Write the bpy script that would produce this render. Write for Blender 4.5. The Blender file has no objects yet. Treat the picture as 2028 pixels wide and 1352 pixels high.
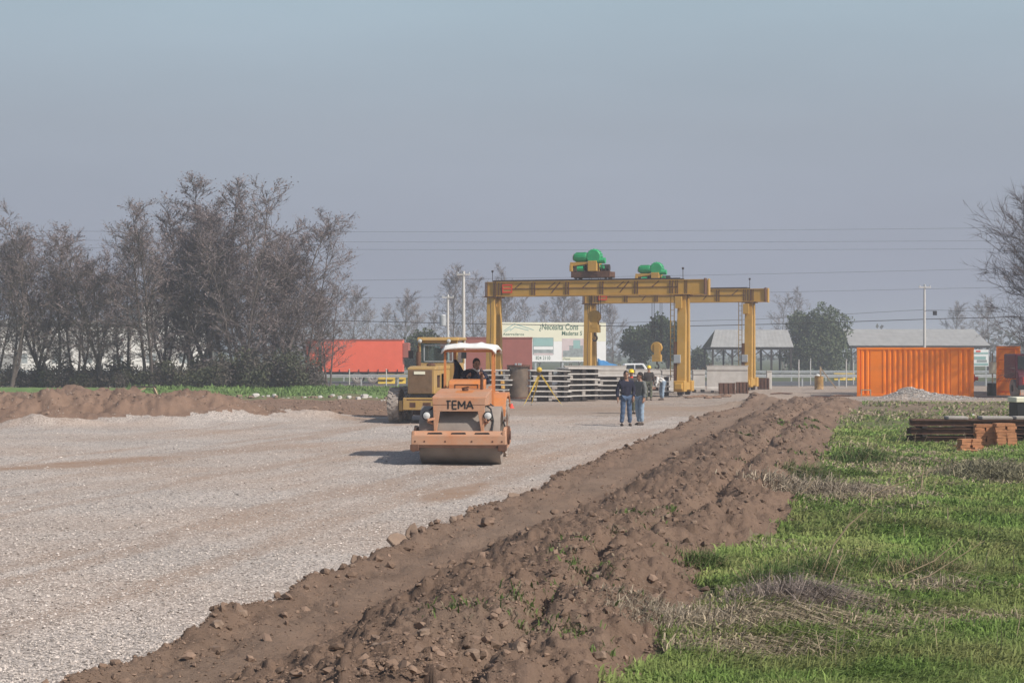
import bpy, bmesh, math, random
import numpy as np
from mathutils import Vector, Matrix, Euler
R = math.radians
# ------------------------------------------------------------------ camera, sky, sun, exposure
FPX, CX, HY, CH = 3380.0, 1014.0, 697.0, 2.4      # lens in photo pixels, image centre, horizon row, eye height
S = bpy.context.scene
COL = S.collection
cam = bpy.data.objects.new('camera', bpy.data.cameras.new('camera'))
COL.objects.link(cam)
cam.data.sensor_width = 36.0
cam.data.lens = 36.0 * FPX / 2028.0
cam.data.shift_y = 21.0 / 2028.0
cam.data.clip_start, cam.data.clip_end = 0.1, 20000
cam.location = (0, 0, CH)
cam.rotation_euler = (R(90), 0, 0)
S.camera = cam

SUN_EL, SUN_AZ = 42.0, 35.0                       # elevation; degrees from the right-hand side towards the camera
sd = Vector((math.cos(R(SUN_EL)) * math.cos(R(SUN_AZ)), -math.cos(R(SUN_EL)) * math.sin(R(SUN_AZ)), math.sin(R(SUN_EL))))
W = bpy.data.worlds.new('World'); S.world = W; W.use_nodes = True
nt = W.node_tree; nt.nodes.clear()
out = nt.nodes.new('ShaderNodeOutputWorld'); bg = nt.nodes.new('ShaderNodeBackground')
sky = nt.nodes.new('ShaderNodeTexSky'); sky.sky_type = 'NISHITA'; sky.sun_disc = False
sky.sun_elevation = R(SUN_EL); sky.sun_rotation = R(90 + SUN_AZ)
sky.air_density, sky.dust_density, sky.ozone_density = 1.0, 2.0, 2.0
tc = nt.nodes.new('ShaderNodeTexCoord'); sx = nt.nodes.new('ShaderNodeSeparateXYZ')
nt.links.new(tc.outputs['Generated'], sx.inputs[0])
# smog layer: grey-blue at the horizon, clearing upwards
rmp = nt.nodes.new('ShaderNodeValToRGB'); e = rmp.color_ramp.elements
SKYC = [(0.0, (.290, .312, .405)), (.035, (.300, .322, .408)), (.075, (.330, .362, .440)), (.13, (.350, .400, .468)), (.20, (.378, .482, .560)), (.36, (.40, .55, .66))]
e[0].position, e[0].color = SKYC[0][0], (*SKYC[0][1], 1)
e[1].position, e[1].color = SKYC[-1][0], (*SKYC[-1][1], 1)
for p_, c_ in SKYC[1:-1]:
    k = e.new(p_); k.color = (*c_, 1)
nt.links.new(sx.outputs['Z'], rmp.inputs[0])
mul = nt.nodes.new('ShaderNodeMix'); mul.data_type = 'RGBA'; mul.blend_type = 'MULTIPLY'; mul.inputs[0].default_value = 1
wn_ = nt.nodes.new('ShaderNodeTexNoise'); wn_.inputs['Scale'].default_value = 3.0; wn_.inputs['Detail'].default_value = 4
mp_ = nt.nodes.new('ShaderNodeMapping'); mp_.inputs['Scale'].default_value = (1, 1, 5); nt.links.new(tc.outputs['Generated'], mp_.inputs[0]); nt.links.new(mp_.outputs[0], wn_.inputs['Vector'])
wr_ = nt.nodes.new('ShaderNodeMapRange'); wr_.inputs[1].default_value = .3; wr_.inputs[2].default_value = .7; wr_.inputs[3].default_value = .955; wr_.inputs[4].default_value = 1.045; nt.links.new(wn_.outputs['Fac'], wr_.inputs[0])
smog = nt.nodes.new('ShaderNodeVectorMath'); smog.operation = 'SCALE'; nt.links.new(rmp.outputs[0], smog.inputs[0]); nt.links.new(wr_.outputs[0], smog.inputs['Scale'])
nt.links.new(smog.outputs[0], mul.inputs[6]); mul.inputs[7].default_value = (10, 10, 10, 1)
mr = nt.nodes.new('ShaderNodeMapRange'); mr.inputs[1].default_value = .2; mr.inputs[2].default_value = .6
nt.links.new(sx.outputs['Z'], mr.inputs[0])
mx = nt.nodes.new('ShaderNodeMix'); mx.data_type = 'RGBA'
nt.links.new(mr.outputs[0], mx.inputs[0]); nt.links.new(mul.outputs[2], mx.inputs[6]); nt.links.new(sky.outputs[0], mx.inputs[7])
nt.links.new(mx.outputs[2], bg.inputs[0]); bg.inputs[1].default_value = 0.09
nt.links.new(bg.outputs[0], out.inputs[0])
sl = bpy.data.lights.new('sun', 'SUN'); sl.energy = 4.2; sl.angle = R(0.6); sl.color = (1.0, .93, .84)
so = bpy.data.objects.new('sun', sl); COL.objects.link(so); so.rotation_euler = (-sd).to_track_quat('-Z', 'Y').to_euler()
so.location = sd * 60
S.view_settings.view_transform = 'Standard'; S.view_settings.look = 'None'
S.view_settings.exposure = 0.16; S.view_settings.gamma = 1; S.view_settings.use_curve_mapping = False
S.cycles.use_denoising = True
S.cycles.max_bounces = 6; S.cycles.volume_bounces = 1; S.cycles.transparent_max_bounces = 12
S.cycles.sample_clamp_indirect = 4.0

# ------------------------------------------------------------------ helpers
def tag(o, label=None, cat=None, group=None, kind=None):
    if label: o['label'] = label
    if cat: o['category'] = cat
    if group: o['group'] = group
    if kind: o['kind'] = kind
    elif cat and 'kind' not in o: o['kind'] = 'thing'
    return o
def thing(name, label, cat, loc=(0, 0, 0), rz=0.0, group=None):
    o = bpy.data.objects.new(name, None); COL.objects.link(o)
    o.empty_display_size = .2
    o.location = loc; o.rotation_euler = (0, 0, rz)
    return tag(o, label, cat, group)
def dup(root, loc, rz=None, label=None, sc=None):
    def cp(o, par):
        c = o.copy(); COL.objects.link(c)
        if par is not None: c.parent = par
        for ch in KIDS.get(o.name, []): cp(ch, c)
        return c
    c = cp(root, None); c.location = loc
    if rz is not None: c.rotation_euler = (0, 0, rz)
    if sc is not None: c.scale = sc if isinstance(sc, tuple) else (sc,) * 3
    if label: c['label'] = label
    return c
KIDS = {}
def link(name, me, m=None, parent=None):
    o = bpy.data.objects.new(name, me); COL.objects.link(o)
    if m is not None: me.materials.append(m)
    if parent is not None:
        o.parent = parent; KIDS.setdefault(parent.name, []).append(o)
    return o
def X(px, d): return (px - CX) / FPX * d
def Z(py, d): return CH - (py - HY) / FPX * d
def DG(py, z=0.0): return FPX * (CH - z) / (py - HY)       # depth of a ground point seen at row py

class MB:
    def __init__(s): s.v = []; s.f = []; s.mi = []; s.cur = 0; s.g = []
    def add(s, vs, fs):
        n = len(s.v); s.g.append((n, len(vs), len(s.f), len(fs))); s.v += [tuple(v) for v in vs]; s.f += [tuple(i + n for i in f) for f in fs]; s.mi += [s.cur] * len(fs)
        return s
    def mat(s, i): s.cur = i; return s
    def box(s, x0, x1, y0, y1, z0, z1, rot=None, piv=None):
        vs = [Vector((x, y, z)) for z in (z0, z1) for y in (y0, y1) for x in (x0, x1)]
        if rot is not None:
            c = Vector(piv) if piv is not None else Vector(((x0 + x1) / 2, (y0 + y1) / 2, (z0 + z1) / 2))
            M = Euler(rot).to_matrix(); vs = [M @ (v - c) + c for v in vs]
        return s.add(vs, [(0, 2, 3, 1), (4, 5, 7, 6), (0, 1, 5, 4), (1, 3, 7, 5), (3, 2, 6, 7), (2, 0, 4, 6)])
    def bar(s, p0, p1, w, h=None, up=(0, 0, 1), w1=None, h1=None):
        p0, p1 = Vector(p0), Vector(p1); h = w if h is None else h; w1 = w if w1 is None else w1; h1 = h if h1 is None else h1
        d = (p1 - p0).normalized(); u = Vector(up)
        if abs(d.dot(u)) > .98: u = Vector((0, 1, 0))
        a = d.cross(u).normalized(); b = a.cross(d).normalized(); vs = []
        for p, ww, hh in ((p0, w, h), (p1, w1, h1)):
            for sa, sb in ((-1, -1), (1, -1), (1, 1), (-1, 1)): vs.append(p + a * sa * ww / 2 + b * sb * hh / 2)
        return s.add(vs, [(0, 1, 2, 3), (7, 6, 5, 4), (0, 4, 5, 1), (1, 5, 6, 2), (2, 6, 7, 3), (3, 7, 4, 0)])
    def tube(s, pts, rs, n=8, cap=True):
        pts = [Vector(p) for p in pts]
        if not hasattr(rs, '__len__'): rs = [rs] * len(pts)
        vs = []; fs = []; a = None
        for i, p in enumerate(pts):
            d = (pts[min(i + 1, len(pts) - 1)] - pts[max(i - 1, 0)]).normalized()
            if a is None:
                a = d.orthogonal().normalized()
            else:
                a = (a - d * a.dot(d)).normalized()
            b = d.cross(a)
            for k in range(n):
                t = 2 * math.pi * k / n; vs.append(p + (a * math.cos(t) + b * math.sin(t)) * rs[i])
        for i in range(len(pts) - 1):
            for k in range(n):
                k2 = (k + 1) % n; fs.append((i * n + k, i * n + k2, (i + 1) * n + k2, (i + 1) * n + k))
        if cap: fs.append(tuple(range(n - 1, -1, -1))); fs.append(tuple((len(pts) - 1) * n + k for k in range(n)))
        return s.add(vs, fs)
    def cyl(s, p0, p1, r, n=16, r1=None): return s.tube([p0, p1], [r, r if r1 is None else r1], n)
    def lathe(s, prof, o=(0, 0, 0), axis='z', n=24):
        o = Vector(o); vs = []; fs = []
        for r, h in prof:
            for k in range(n):
                t = 2 * math.pi * k / n; c, q = r * math.cos(t), r * math.sin(t)
                vs.append(o + Vector({'z': (c, q, h), 'x': (h, c, q), 'y': (q, h, c)}[axis]))
        for i in range(len(prof) - 1):
            for k in range(n):
                k2 = (k + 1) % n; fs.append((i * n + k, i * n + k2, (i + 1) * n + k2, (i + 1) * n + k))
        return s.add(vs, fs)
    def prism(s, prof, a0, a1, axis='x'):
        n = len(prof); vs = []
        for a in (a0, a1):
            for p, q in prof: vs.append({'x': (a, p, q), 'y': (p, a, q), 'z': (p, q, a)}[axis])
        fs = [tuple(range(n - 1, -1, -1)), tuple(range(n, 2 * n))] + [(i, (i + 1) % n, n + (i + 1) % n, n + i) for i in range(n)]
        return s.add(vs, fs)
    def ell(s, c, r, nu=10, nv=7):
        c = Vector(c); vs = [c + Vector((0, 0, -r[2]))]; fs = []
        for j in range(1, nv):
            ph = -math.pi / 2 + math.pi * j / nv
            for k in range(nu):
                t = 2 * math.pi * k / nu
                vs.append(c + Vector((r[0] * math.cos(ph) * math.cos(t), r[1] * math.cos(ph) * math.sin(t), r[2] * math.sin(ph))))
        vs.append(c + Vector((0, 0, r[2]))); L = len(vs) - 1
        for k in range(nu):
            k2 = (k + 1) % nu; fs.append((0, 1 + k2, 1 + k)); fs.append((L, L - nu + k, L - nu + k2))
            for j in range(nv - 2): fs.append((1 + j * nu + k, 1 + j * nu + k2, 1 + (j + 1) * nu + k2, 1 + (j + 1) * nu + k))
        return s.add(vs, fs)
    def split(s, name, m, parent=None, step=1, **kw):
        '''every added piece (or run of `step` pieces) becomes a part of its own'''
        r = []
        for i in range(0, len(s.g), step):
            q = MB()
            for (v0, nv, f0, nf) in s.g[i:i + step]: q.add(s.v[v0:v0 + nv], [tuple(k - v0 for k in f) for f in s.f[f0:f0 + nf]])
            r.append(q.build(name, m, parent, **kw))
        return r
    def build(s, name, m, parent=None, smooth=False, bevel=0.0, seg=1):
        me = bpy.data.meshes.new(name); me.from_pydata(s.v, [], s.f)
        ms = m if isinstance(m, (list, tuple)) else [m]
        o = link(name, me, None, parent)
        for q in ms: me.materials.append(q)
        if len(ms) > 1: me.polygons.foreach_set('material_index', s.mi)
        bm = bmesh.new(); bm.from_mesh(me); bmesh.ops.recalc_face_normals(bm, faces=bm.faces)
        if bevel > 0:
            ed = [q for q in bm.edges if len(q.link_faces) == 2 and q.calc_face_angle(0) > .6]
            bmesh.ops.bevel(bm, geom=ed, offset=bevel, segments=seg, affect='EDGES', clamp_overlap=True)
        bm.to_mesh(me); bm.free()
        if smooth:
            me.polygons.foreach_set('use_smooth', [True] * len(me.polygons))
            try: me.set_sharp_from_angle(angle=R(38))
            except Exception: pass
        return o
def npmesh(name, v, f, m, parent=None, col=None, attr=None, smooth=False):
    """v (n,3), f (m,k) constant-size faces; fast path"""
    me = bpy.data.meshes.new(name); k = f.shape[1]
    me.vertices.add(len(v)); me.vertices.foreach_set('co', np.ascontiguousarray(v, np.float32).ravel())
    me.loops.add(len(f) * k); me.loops.foreach_set('vertex_index', np.ascontiguousarray(f, np.int32).ravel())
    me.polygons.add(len(f)); me.polygons.foreach_set('loop_start', np.arange(0, len(f) * k, k, dtype=np.int32))
    me.update(calc_edges=True)
    me.polygons.foreach_set('use_smooth', np.full(len(f), smooth))
    if col is not None:
        a = me.attributes.new('tint', 'FLOAT_COLOR', 'POINT')
        a.data.foreach_set('color', np.ascontiguousarray(np.c_[col, np.ones(len(col))], np.float32).ravel())
    for nm, dat in (attr or {}).items():
        a = me.attributes.new(nm, 'FLOAT', 'POINT'); a.data.foreach_set('value', np.ascontiguousarray(dat, np.float32))
    return link(name, me, m, parent)

# ------------------------------------------------------------------ materials (procedural)
class NT:
    def __init__(s, name):
        s.m = bpy.data.materials.new(name); s.m.use_nodes = True; s.t = s.m.node_tree; s.b = s.t.nodes['Principled BSDF']
        s.b.inputs['Specular IOR Level'].default_value = .3
    def n(s, ty, **kw):
        q = s.t.nodes.new(ty)
        for k, v in kw.items(): setattr(q, k, v)
        return q
    def l(s, a, b): s.t.links.new(a, b)
    def co(s): return s.n('ShaderNodeTexCoord').outputs['Object']
    def noise(s, scale, detail=4, rough=.6, co=None):
        q = s.n('ShaderNodeTexNoise'); q.inputs['Scale'].default_value = scale; q.inputs['Detail'].default_value = detail
        q.inputs['Roughness'].default_value = rough; s.l(co or s.co(), q.inputs['Vector']); return q.outputs['Fac']
    def ramp(s, fac, st, interp='LINEAR'):
        q = s.n('ShaderNodeValToRGB'); q.color_ramp.interpolation = interp; e = q.color_ramp.elements
        while len(e) < len(st): e.new(.5)
        for i, (p, c) in enumerate(st):
            e[i].position = p; e[i].color = (*c, 1) if hasattr(c, '__len__') else (c, c, c, 1)
        s.l(fac, q.inputs[0]); return q.outputs[0]
    def mix(s, fac, a, b, mode='MIX'):
        q = s.n('ShaderNodeMix', data_type='RGBA', blend_type=mode)
        for sock, v in ((q.inputs[0], fac), (q.inputs[6], a), (q.inputs[7], b)):
            if hasattr(v, 'is_linked') or isinstance(v, bpy.types.NodeSocket): s.l(v, sock)
            elif hasattr(v, '__len__'): sock.default_value = (*v, 1)
            else: sock.default_value = v if sock == q.inputs[0] else (v, v, v, 1)
        return q.outputs[2]
    def bump(s, h, st=.4, dist=.02):
        q = s.n('ShaderNodeBump'); q.inputs['Strength'].default_value = st; q.inputs['Distance'].default_value = dist
        s.l(h, q.inputs['Height']); s.l(q.outputs[0], s.b.inputs['Normal'])
    def attr(s, nm):
        q = s.n('ShaderNodeAttribute'); q.attribute_name = nm; return q
def mul3(c, k): return tuple(min(1, x * k) for x in c)
def mat(name, col, rough=.6, var=.18, scale=2.5, dust=.0, dcol=(.36, .29, .23), dscale=1.7, bump=0.0, bscale=30, metal=0.0, spec=.3, rust=0.0):
    M = NT(name); M.b.inputs['Roughness'].default_value = rough; M.b.inputs['Metallic'].default_value = metal
    M.b.inputs['Specular IOR Level'].default_value = spec
    c = M.ramp(M.noise(scale, 5, .65), [(.3, mul3(col, 1 - var)), (.7, mul3(col, 1 + var))])
    if dust > 0:
        f = M.ramp(M.noise(dscale, 6, .7), [(.5 - dust * .42, 0.0), (.82 - dust * .35, min(1, dust + .15))])
        c = M.mix(f, c, dcol)
    if rust > 0:
        f = M.ramp(M.noise(scale * 3.1, 6, .75), [(.66 - rust * .25, 0.0), (.74 - rust * .2, 1.0)])
        c = M.mix(f, c, (.11, .045, .025))
    M.l(c, M.b.inputs['Base Color'])
    if bump > 0: M.bump(M.noise(bscale, 4), bump)
    return M.m
def glass(name, tint=(.55, .62, .62), op=.28):
    M = NT(name); M.b.inputs['Base Color'].default_value = (*mul3(tint, .25), 1); M.b.inputs['Roughness'].default_value = .06
    M.b.inputs['Specular IOR Level'].default_value = .6
    tr = M.n('ShaderNodeBsdfTransparent'); tr.inputs[0].default_value = (*mul3(tint, 1.4), 1)
    mxs = M.n('ShaderNodeMixShader'); mxs.inputs[0].default_value = op
    M.l(tr.outputs[0], mxs.inputs[1]); M.l(M.b.outputs[0], mxs.inputs[2]); M.l(mxs.outputs[0], M.t.nodes['Material Output'].inputs['Surface']); return M.m
def tintmat(name, rough=.8, trans=0.0):
    M = NT(name); a = M.attr('tint'); M.l(a.outputs['Color'], M.b.inputs['Base Color']); M.b.inputs['Roughness'].default_value = rough
    M.b.inputs['Specular IOR Level'].default_value = .15
    if trans > 0:
        t = M.n('ShaderNodeBsdfTranslucent'); M.l(a.outputs['Color'], t.inputs[0]); q = M.n('ShaderNodeMixShader'); q.inputs[0].default_value = trans
        M.l(M.b.outputs[0], q.inputs[1]); M.l(t.outputs[0], q.inputs[2]); M.l(q.outputs[0], M.t.nodes['Material Output'].inputs['Surface'])
    return M.m

GRAV = (.49, .432, .388); SOIL = (.208, .142, .104); YARD = (.40, .335, .285)
def gravel_mat(name, base, dirtc=(.29, .195, .135), cell=26):
    M = NT(name); co = M.co(); M.b.inputs['Roughness'].default_value = .95; M.b.inputs['Specular IOR Level'].default_value = .1
    v = M.n('ShaderNodeTexVoronoi'); v.inputs['Scale'].default_value = cell; M.l(co, v.inputs['Vector'])
    sp = M.n('ShaderNodeSeparateColor'); M.l(v.outputs['Color'], sp.inputs[0])
    c = M.ramp(sp.outputs[0], [(.0, mul3(base, .62)), (.18, mul3(base, .9)), (.7, mul3(base, 1.06)), (1.0, mul3(base, 1.3))])
    gap = M.ramp(v.outputs['Distance'], [(.42, 1.0), (.75, .5)])
    c = M.mix(1.0, c, gap, 'MULTIPLY')
    big = M.ramp(M.noise(.35, 5, .62, co), [(.3, .86), (.7, 1.1)])
    c = M.mix(1.0, c, big, 'MULTIPLY')
    tint = M.ramp(M.noise(.16, 4, .6, co), [(.42, 0.0), (.75, .55)])
    c = M.mix(tint, c, mul3(dirtc, 1.35))
    d = M.attr('dirt'); nz = M.ramp(M.noise(1.6, 5, .7, co), [(.3, .5), (.6, 1.0)])
    f = M.n('ShaderNodeMath', operation='MULTIPLY'); M.l(d.outputs['Fac'], f.inputs[0]); M.l(nz, f.inputs[1])
    c = M.mix(f.outputs[0], c, dirtc)
    M.l(c, M.b.inputs['Base Color']); M.bump(v.outputs['Distance'], .5, .02)
    return M.m
def soil_mat(name, base, light=(.285, .215, .165)):
    M = NT(name); co = M.co(); M.b.inputs['Roughness'].default_value = 1.0; M.b.inputs['Specular IOR Level'].default_value = .05
    c = M.ramp(M.noise(1.1, 7, .72, co), [(.25, mul3(base, .72)), (.5, base), (.78, mul3(base, 1.28))])
    c = M.mix(M.ramp(M.noise(7, 5, .7, co), [(.58, 0.0), (.75, .5)]), c, light)
    c = M.mix(M.ramp(M.noise(19, 4, .7, co), [(.30, .45), (.40, 0.0)]), c, mul3(base, .45))
    d = M.attr('dirt'); c = M.mix(d.outputs['Fac'], c, light)
    M.l(c, M.b.inputs['Base Color']); M.bump(M.noise(24, 6, .75, co), .9, .04)
    return M.m
def turf_mat(name, g=(.085, .125, .04), b=(.20, .15, .105)):
    M = NT(name); co = M.co(); M.b.inputs['Roughness'].default_value = 1.0; M.b.inputs['Specular IOR Level'].default_value = .05
    c = M.ramp(M.noise(2.2, 6, .7, co), [(.3, mul3(g, .7)), (.7, mul3(g, 1.25))])
    d = M.attr('dirt'); c = M.mix(d.outputs['Fac'], c, b)
    c = M.mix(M.ramp(M.noise(.5, 5, .65, co), [(.5, 0.0), (.7, .55)]), c, mul3(b, .9))
    M.l(c, M.b.inputs['Base Color']); M.bump(M.noise(18, 5, .75, co), .8, .05); return M.m

m_gravel = gravel_mat('gravel', GRAV); m_yard = gravel_mat('yard', YARD, (.30, .215, .155), 18)
m_soil = soil_mat('soil', SOIL); m_soil2 = soil_mat('soil_mound', (.235, .155, .112))
m_turf = turf_mat('turf', (.12, .155, .06), (.225, .17, .125)); m_turf2 = turf_mat('verge_turf', (.15, .23, .08))
m_far = turf_mat('far_field', (.10, .12, .065), (.20, .17, .13))
m_asph = mat('asphalt', (.085, .085, .09), .85, .2, 1.5)
m_blade = tintmat('grass_blades', .7, .25)
m_stone = tintmat('loose_stone', .95); m_clod = tintmat('soil_clods', 1.0)
m_orange = mat('roller_orange', (.53, .205, .085), .55, .16, 2.0, dust=.6, dcol=(.46, .31, .22), rust=.12)
m_orange2 = mat('roller_orange_clean', (.60, .21, .06), .45, .12, 2.0, dust=.3, dcol=(.42, .27, .18))
m_steel = mat('dusty_drum_steel', (.25, .21, .18), .6, .22, 3, dust=.35, dcol=(.36, .31, .27), bump=.12)
m_white = mat('white_canopy', (.78, .77, .75), .5, .08, 3, dust=.12)
m_black = mat('black_rubbery', (.02, .02, .022), .6, .2, 4)
m_tyre = mat('dusty_tyre', (.06, .057, .055), .9, .3, 4, dust=.8, dcol=(.36, .31, .27))
m_yel = mat('grader_yellow', (.44, .265, .065), .5, .16, 2, dust=.4, dcol=(.38, .28, .18), rust=.12)
m_rad = mat('radiator_brown', (.20, .125, .07), .8, .25, 5, dust=.3, dcol=(.28, .2, .14))
m_crane = mat('crane_ochre', (.50, .285, .055), .5, .12, 1.2, dust=.25, dcol=(.47, .32, .14), rust=.07)
m_crane_d = mat('crane_brown', (.12, .06, .035), .7, .25, 3)
m_rail = mat('rail_dark', (.045, .035, .035), .6, .3, 3)
m_green = mat('motor_green', (.03, .36, .14), .4, .2, 3, rust=.03)
m_cont = mat('container_orange', (.95, .225, .006), .5, .10, 1.0, dust=.08, dcol=(.55, .3, .15), rust=.03)
m_conc = mat('precast_concrete', (.58, .55, .515), .9, .12, 2.5, dust=.3, dcol=(.40, .36, .31), bump=.15)
m_conc2 = mat('weathered_concrete', (.36, .33, .30), .9, .18, 2.5, bump=.2)
m_dark = mat('dark_timber_and_gap_shade', (.05, .042, .038), .9, .3, 4)  # dark timber tone, reused as painted shade between stacked slabs
m_wood = mat('pale_timber', (.36, .26, .17), .85, .2, 6)
m_rust = mat('rusty_steel', (.105, .052, .034), .85, .35, 5, dust=.15, dcol=(.22, .12, .08), bump=.2)
m_rustlt = mat('rusted_mould_steel', (.19, .15, .12), .45, .35, 2, dust=.25, dcol=(.33, .22, .13), metal=.4)
m_brick = mat('orange_brick_block', (.46, .21, .105), .9, .2, 5, bump=.2)
m_red = mat('red_trailer_curtain', (.88, .155, .085), .5, .06, .8)
m_redb = mat('dull_red_trailer', (.36, .115, .085), .6, .1, .8)
m_bark = mat('bark', (.13, .105, .095), .95, .3, 5, bump=.3)
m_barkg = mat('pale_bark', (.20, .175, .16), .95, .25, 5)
m_twig = tintmat('twigs', .9); m_leaf = tintmat('leaves', .8, .15)
m_pole = mat('pole_concrete', (.55, .53, .50), .8, .1, 2)
m_galv = mat('galvanised', (.46, .48, .49), .5, .12, 3, metal=.3)
m_cable = mat('cable_black', (.02, .02, .022), .6, .1, 3)
m_wall = mat('white_render', (.76, .74, .70), .8, .06, 1, dust=.1)
m_roof = mat('grey_sheet_roof', (.33, .33, .32), .7, .2, .8, dust=.4, dcol=(.33, .31, .29))
m_glass = glass('glass'); m_dglass = glass('dark_glass', (.25, .3, .33), .6)
m_lamp = mat('lamp_lens', (.62, .62, .60), .1, .1, 3, spec=.9)
m_skin = mat('skin', (.34, .19, .13), .6, .08, 8)
m_hair = mat('hair_black', (.018, .014, .012), .7, .2, 20)
m_navy = mat('navy_cloth', (.022, .023, .042), .9, .25, 6); m_jean = mat('blue_denim', (.075, .115, .19), .9, .2, 6)
m_jeanl = mat('light_denim', (.26, .34, .43), .9, .15, 6); m_grey = mat('grey_wool', (.15, .155, .15), .95, .15, 8)
m_brownc = mat('dark_work_cloth', (.07, .06, .055), .95, .2, 6); m_olive = mat('olive_trousers', (.11, .115, .08), .95, .2, 6)
m_shirt = mat('white_shirt', (.72, .72, .70), .9, .06, 6); m_shoe = mat('brown_leather', (.06, .04, .03), .7, .2, 6)
m_hat = mat('yellow_helmet', (.80, .56, .02), .35, .05, 4, spec=.5)
m_yelb = mat('bright_yellow', (.62, .43, .06), .5, .08, 4); m_redbr = mat('signal_red', (.75, .07, .04), .5, .06, 4)
m_blue = mat('blue_tarp', (.05, .20, .42), .7, .15, 3); m_carw = mat('white_car_paint', (.74, .75, .76), .3, .04, 2, spec=.5)
m_cream = mat('cream_board', (.84, .81, .63), .6, .03, 1); m_bwhite = mat('white_board', (.88, .87, .86), .6, .03, 1)
m_tgreen = mat('dark_green_print', (.045, .13, .085), .6, .05, 1); m_teal = mat('pale_teal_print', (.30, .47, .45), .6, .1, 1)
m_pgrey = mat('grey_print', (.30, .33, .33), .6, .3, 3); m_pink = mat('pale_pink_print', (.66, .55, .55), .6, .1, 2)
m_maroon = mat('maroon_paint', (.13, .02, .04), .5, .15, 2)

# ------------------------------------------------------------------ terrain
def vnoise(x, y, seed=0):
    xi = np.floor(x).astype(np.int64); yi = np.floor(y).astype(np.int64); fx = x - xi; fy = y - yi
    def h(a, b):
        n = (a * 374761393 + b * 668265263 + seed * 974711) & 0x7fffffff
        n = ((n ^ (n >> 13)) * 1274126177) & 0x7fffffff
        return ((n ^ (n >> 16)) & 0xffff) / 65535.0
    u = fx * fx * (3 - 2 * fx); w = fy * fy * (3 - 2 * fy)
    return (h(xi, yi) * (1 - u) + h(xi + 1, yi) * u) * (1 - w) + (h(xi, yi + 1) * (1 - u) + h(xi + 1, yi + 1) * u) * w
def fbm(x, y, wl, oct=4, gain=.5, seed=0):
    s = 0; a = 1.0; t = 0
    for o in range(oct):
        s = s + a * (vnoise(x / wl + 17.3 * o, y / wl - 9.1 * o, seed + o) - .5); t += a; a *= gain; wl *= .5
    return s / t * 2
def ss(a, b, x): t = np.clip((x - a) / (b - a), 0, 1); return t * t * (3 - 2 * t)
EL = np.array([(0, -5.5), (12.4, -3.24), (19, -2.1), (27.7, -.11), (38, 1.76), (62, 6.7), (75, 10.2), (200, 40)])
ER = np.array([(0, -1.9), (12.6, .65), (16.1, 1.45), (19.7, 2.1), (22.4, 3.3), (29.7, 4.8), (44, 7.9), (60, 11.2), (78, 15.7), (200, 46)])
def eL(y): return np.interp(y, EL[:, 0], EL[:, 1]) + .33
def eR(y): return np.interp(y, ER[:, 0], ER[:, 1]) + .34
MOUNDS = [(-21, 69, 6.5, 4.0, .95), (-15.5, 70, 3.2, 3.0, .75), (-12.4, 71, 2.2, 2.5, .4), (-19, 60, 4, 3.0, .85), (-15, 58.5, 3.5, 2.6, .75), (-17, 64, 3.2, 2.5, .55), (-12.2, 60, 3.0, 2.4, .72), (-9.3, 61.5, 2.6, 2.6, .42), (-7.0, 66, 2.5, 2.5, .22), (-22, 57, 3, 3, .8)]
HEAPS = [(-15.3, 54.3, .85, .7, .34), (-14.1, 54.9, .7, .6, .16), (-6.9, 60.8, 1.5, .8, .16), (-10.8, 56.2, 2.0, .6, .08)]
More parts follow.
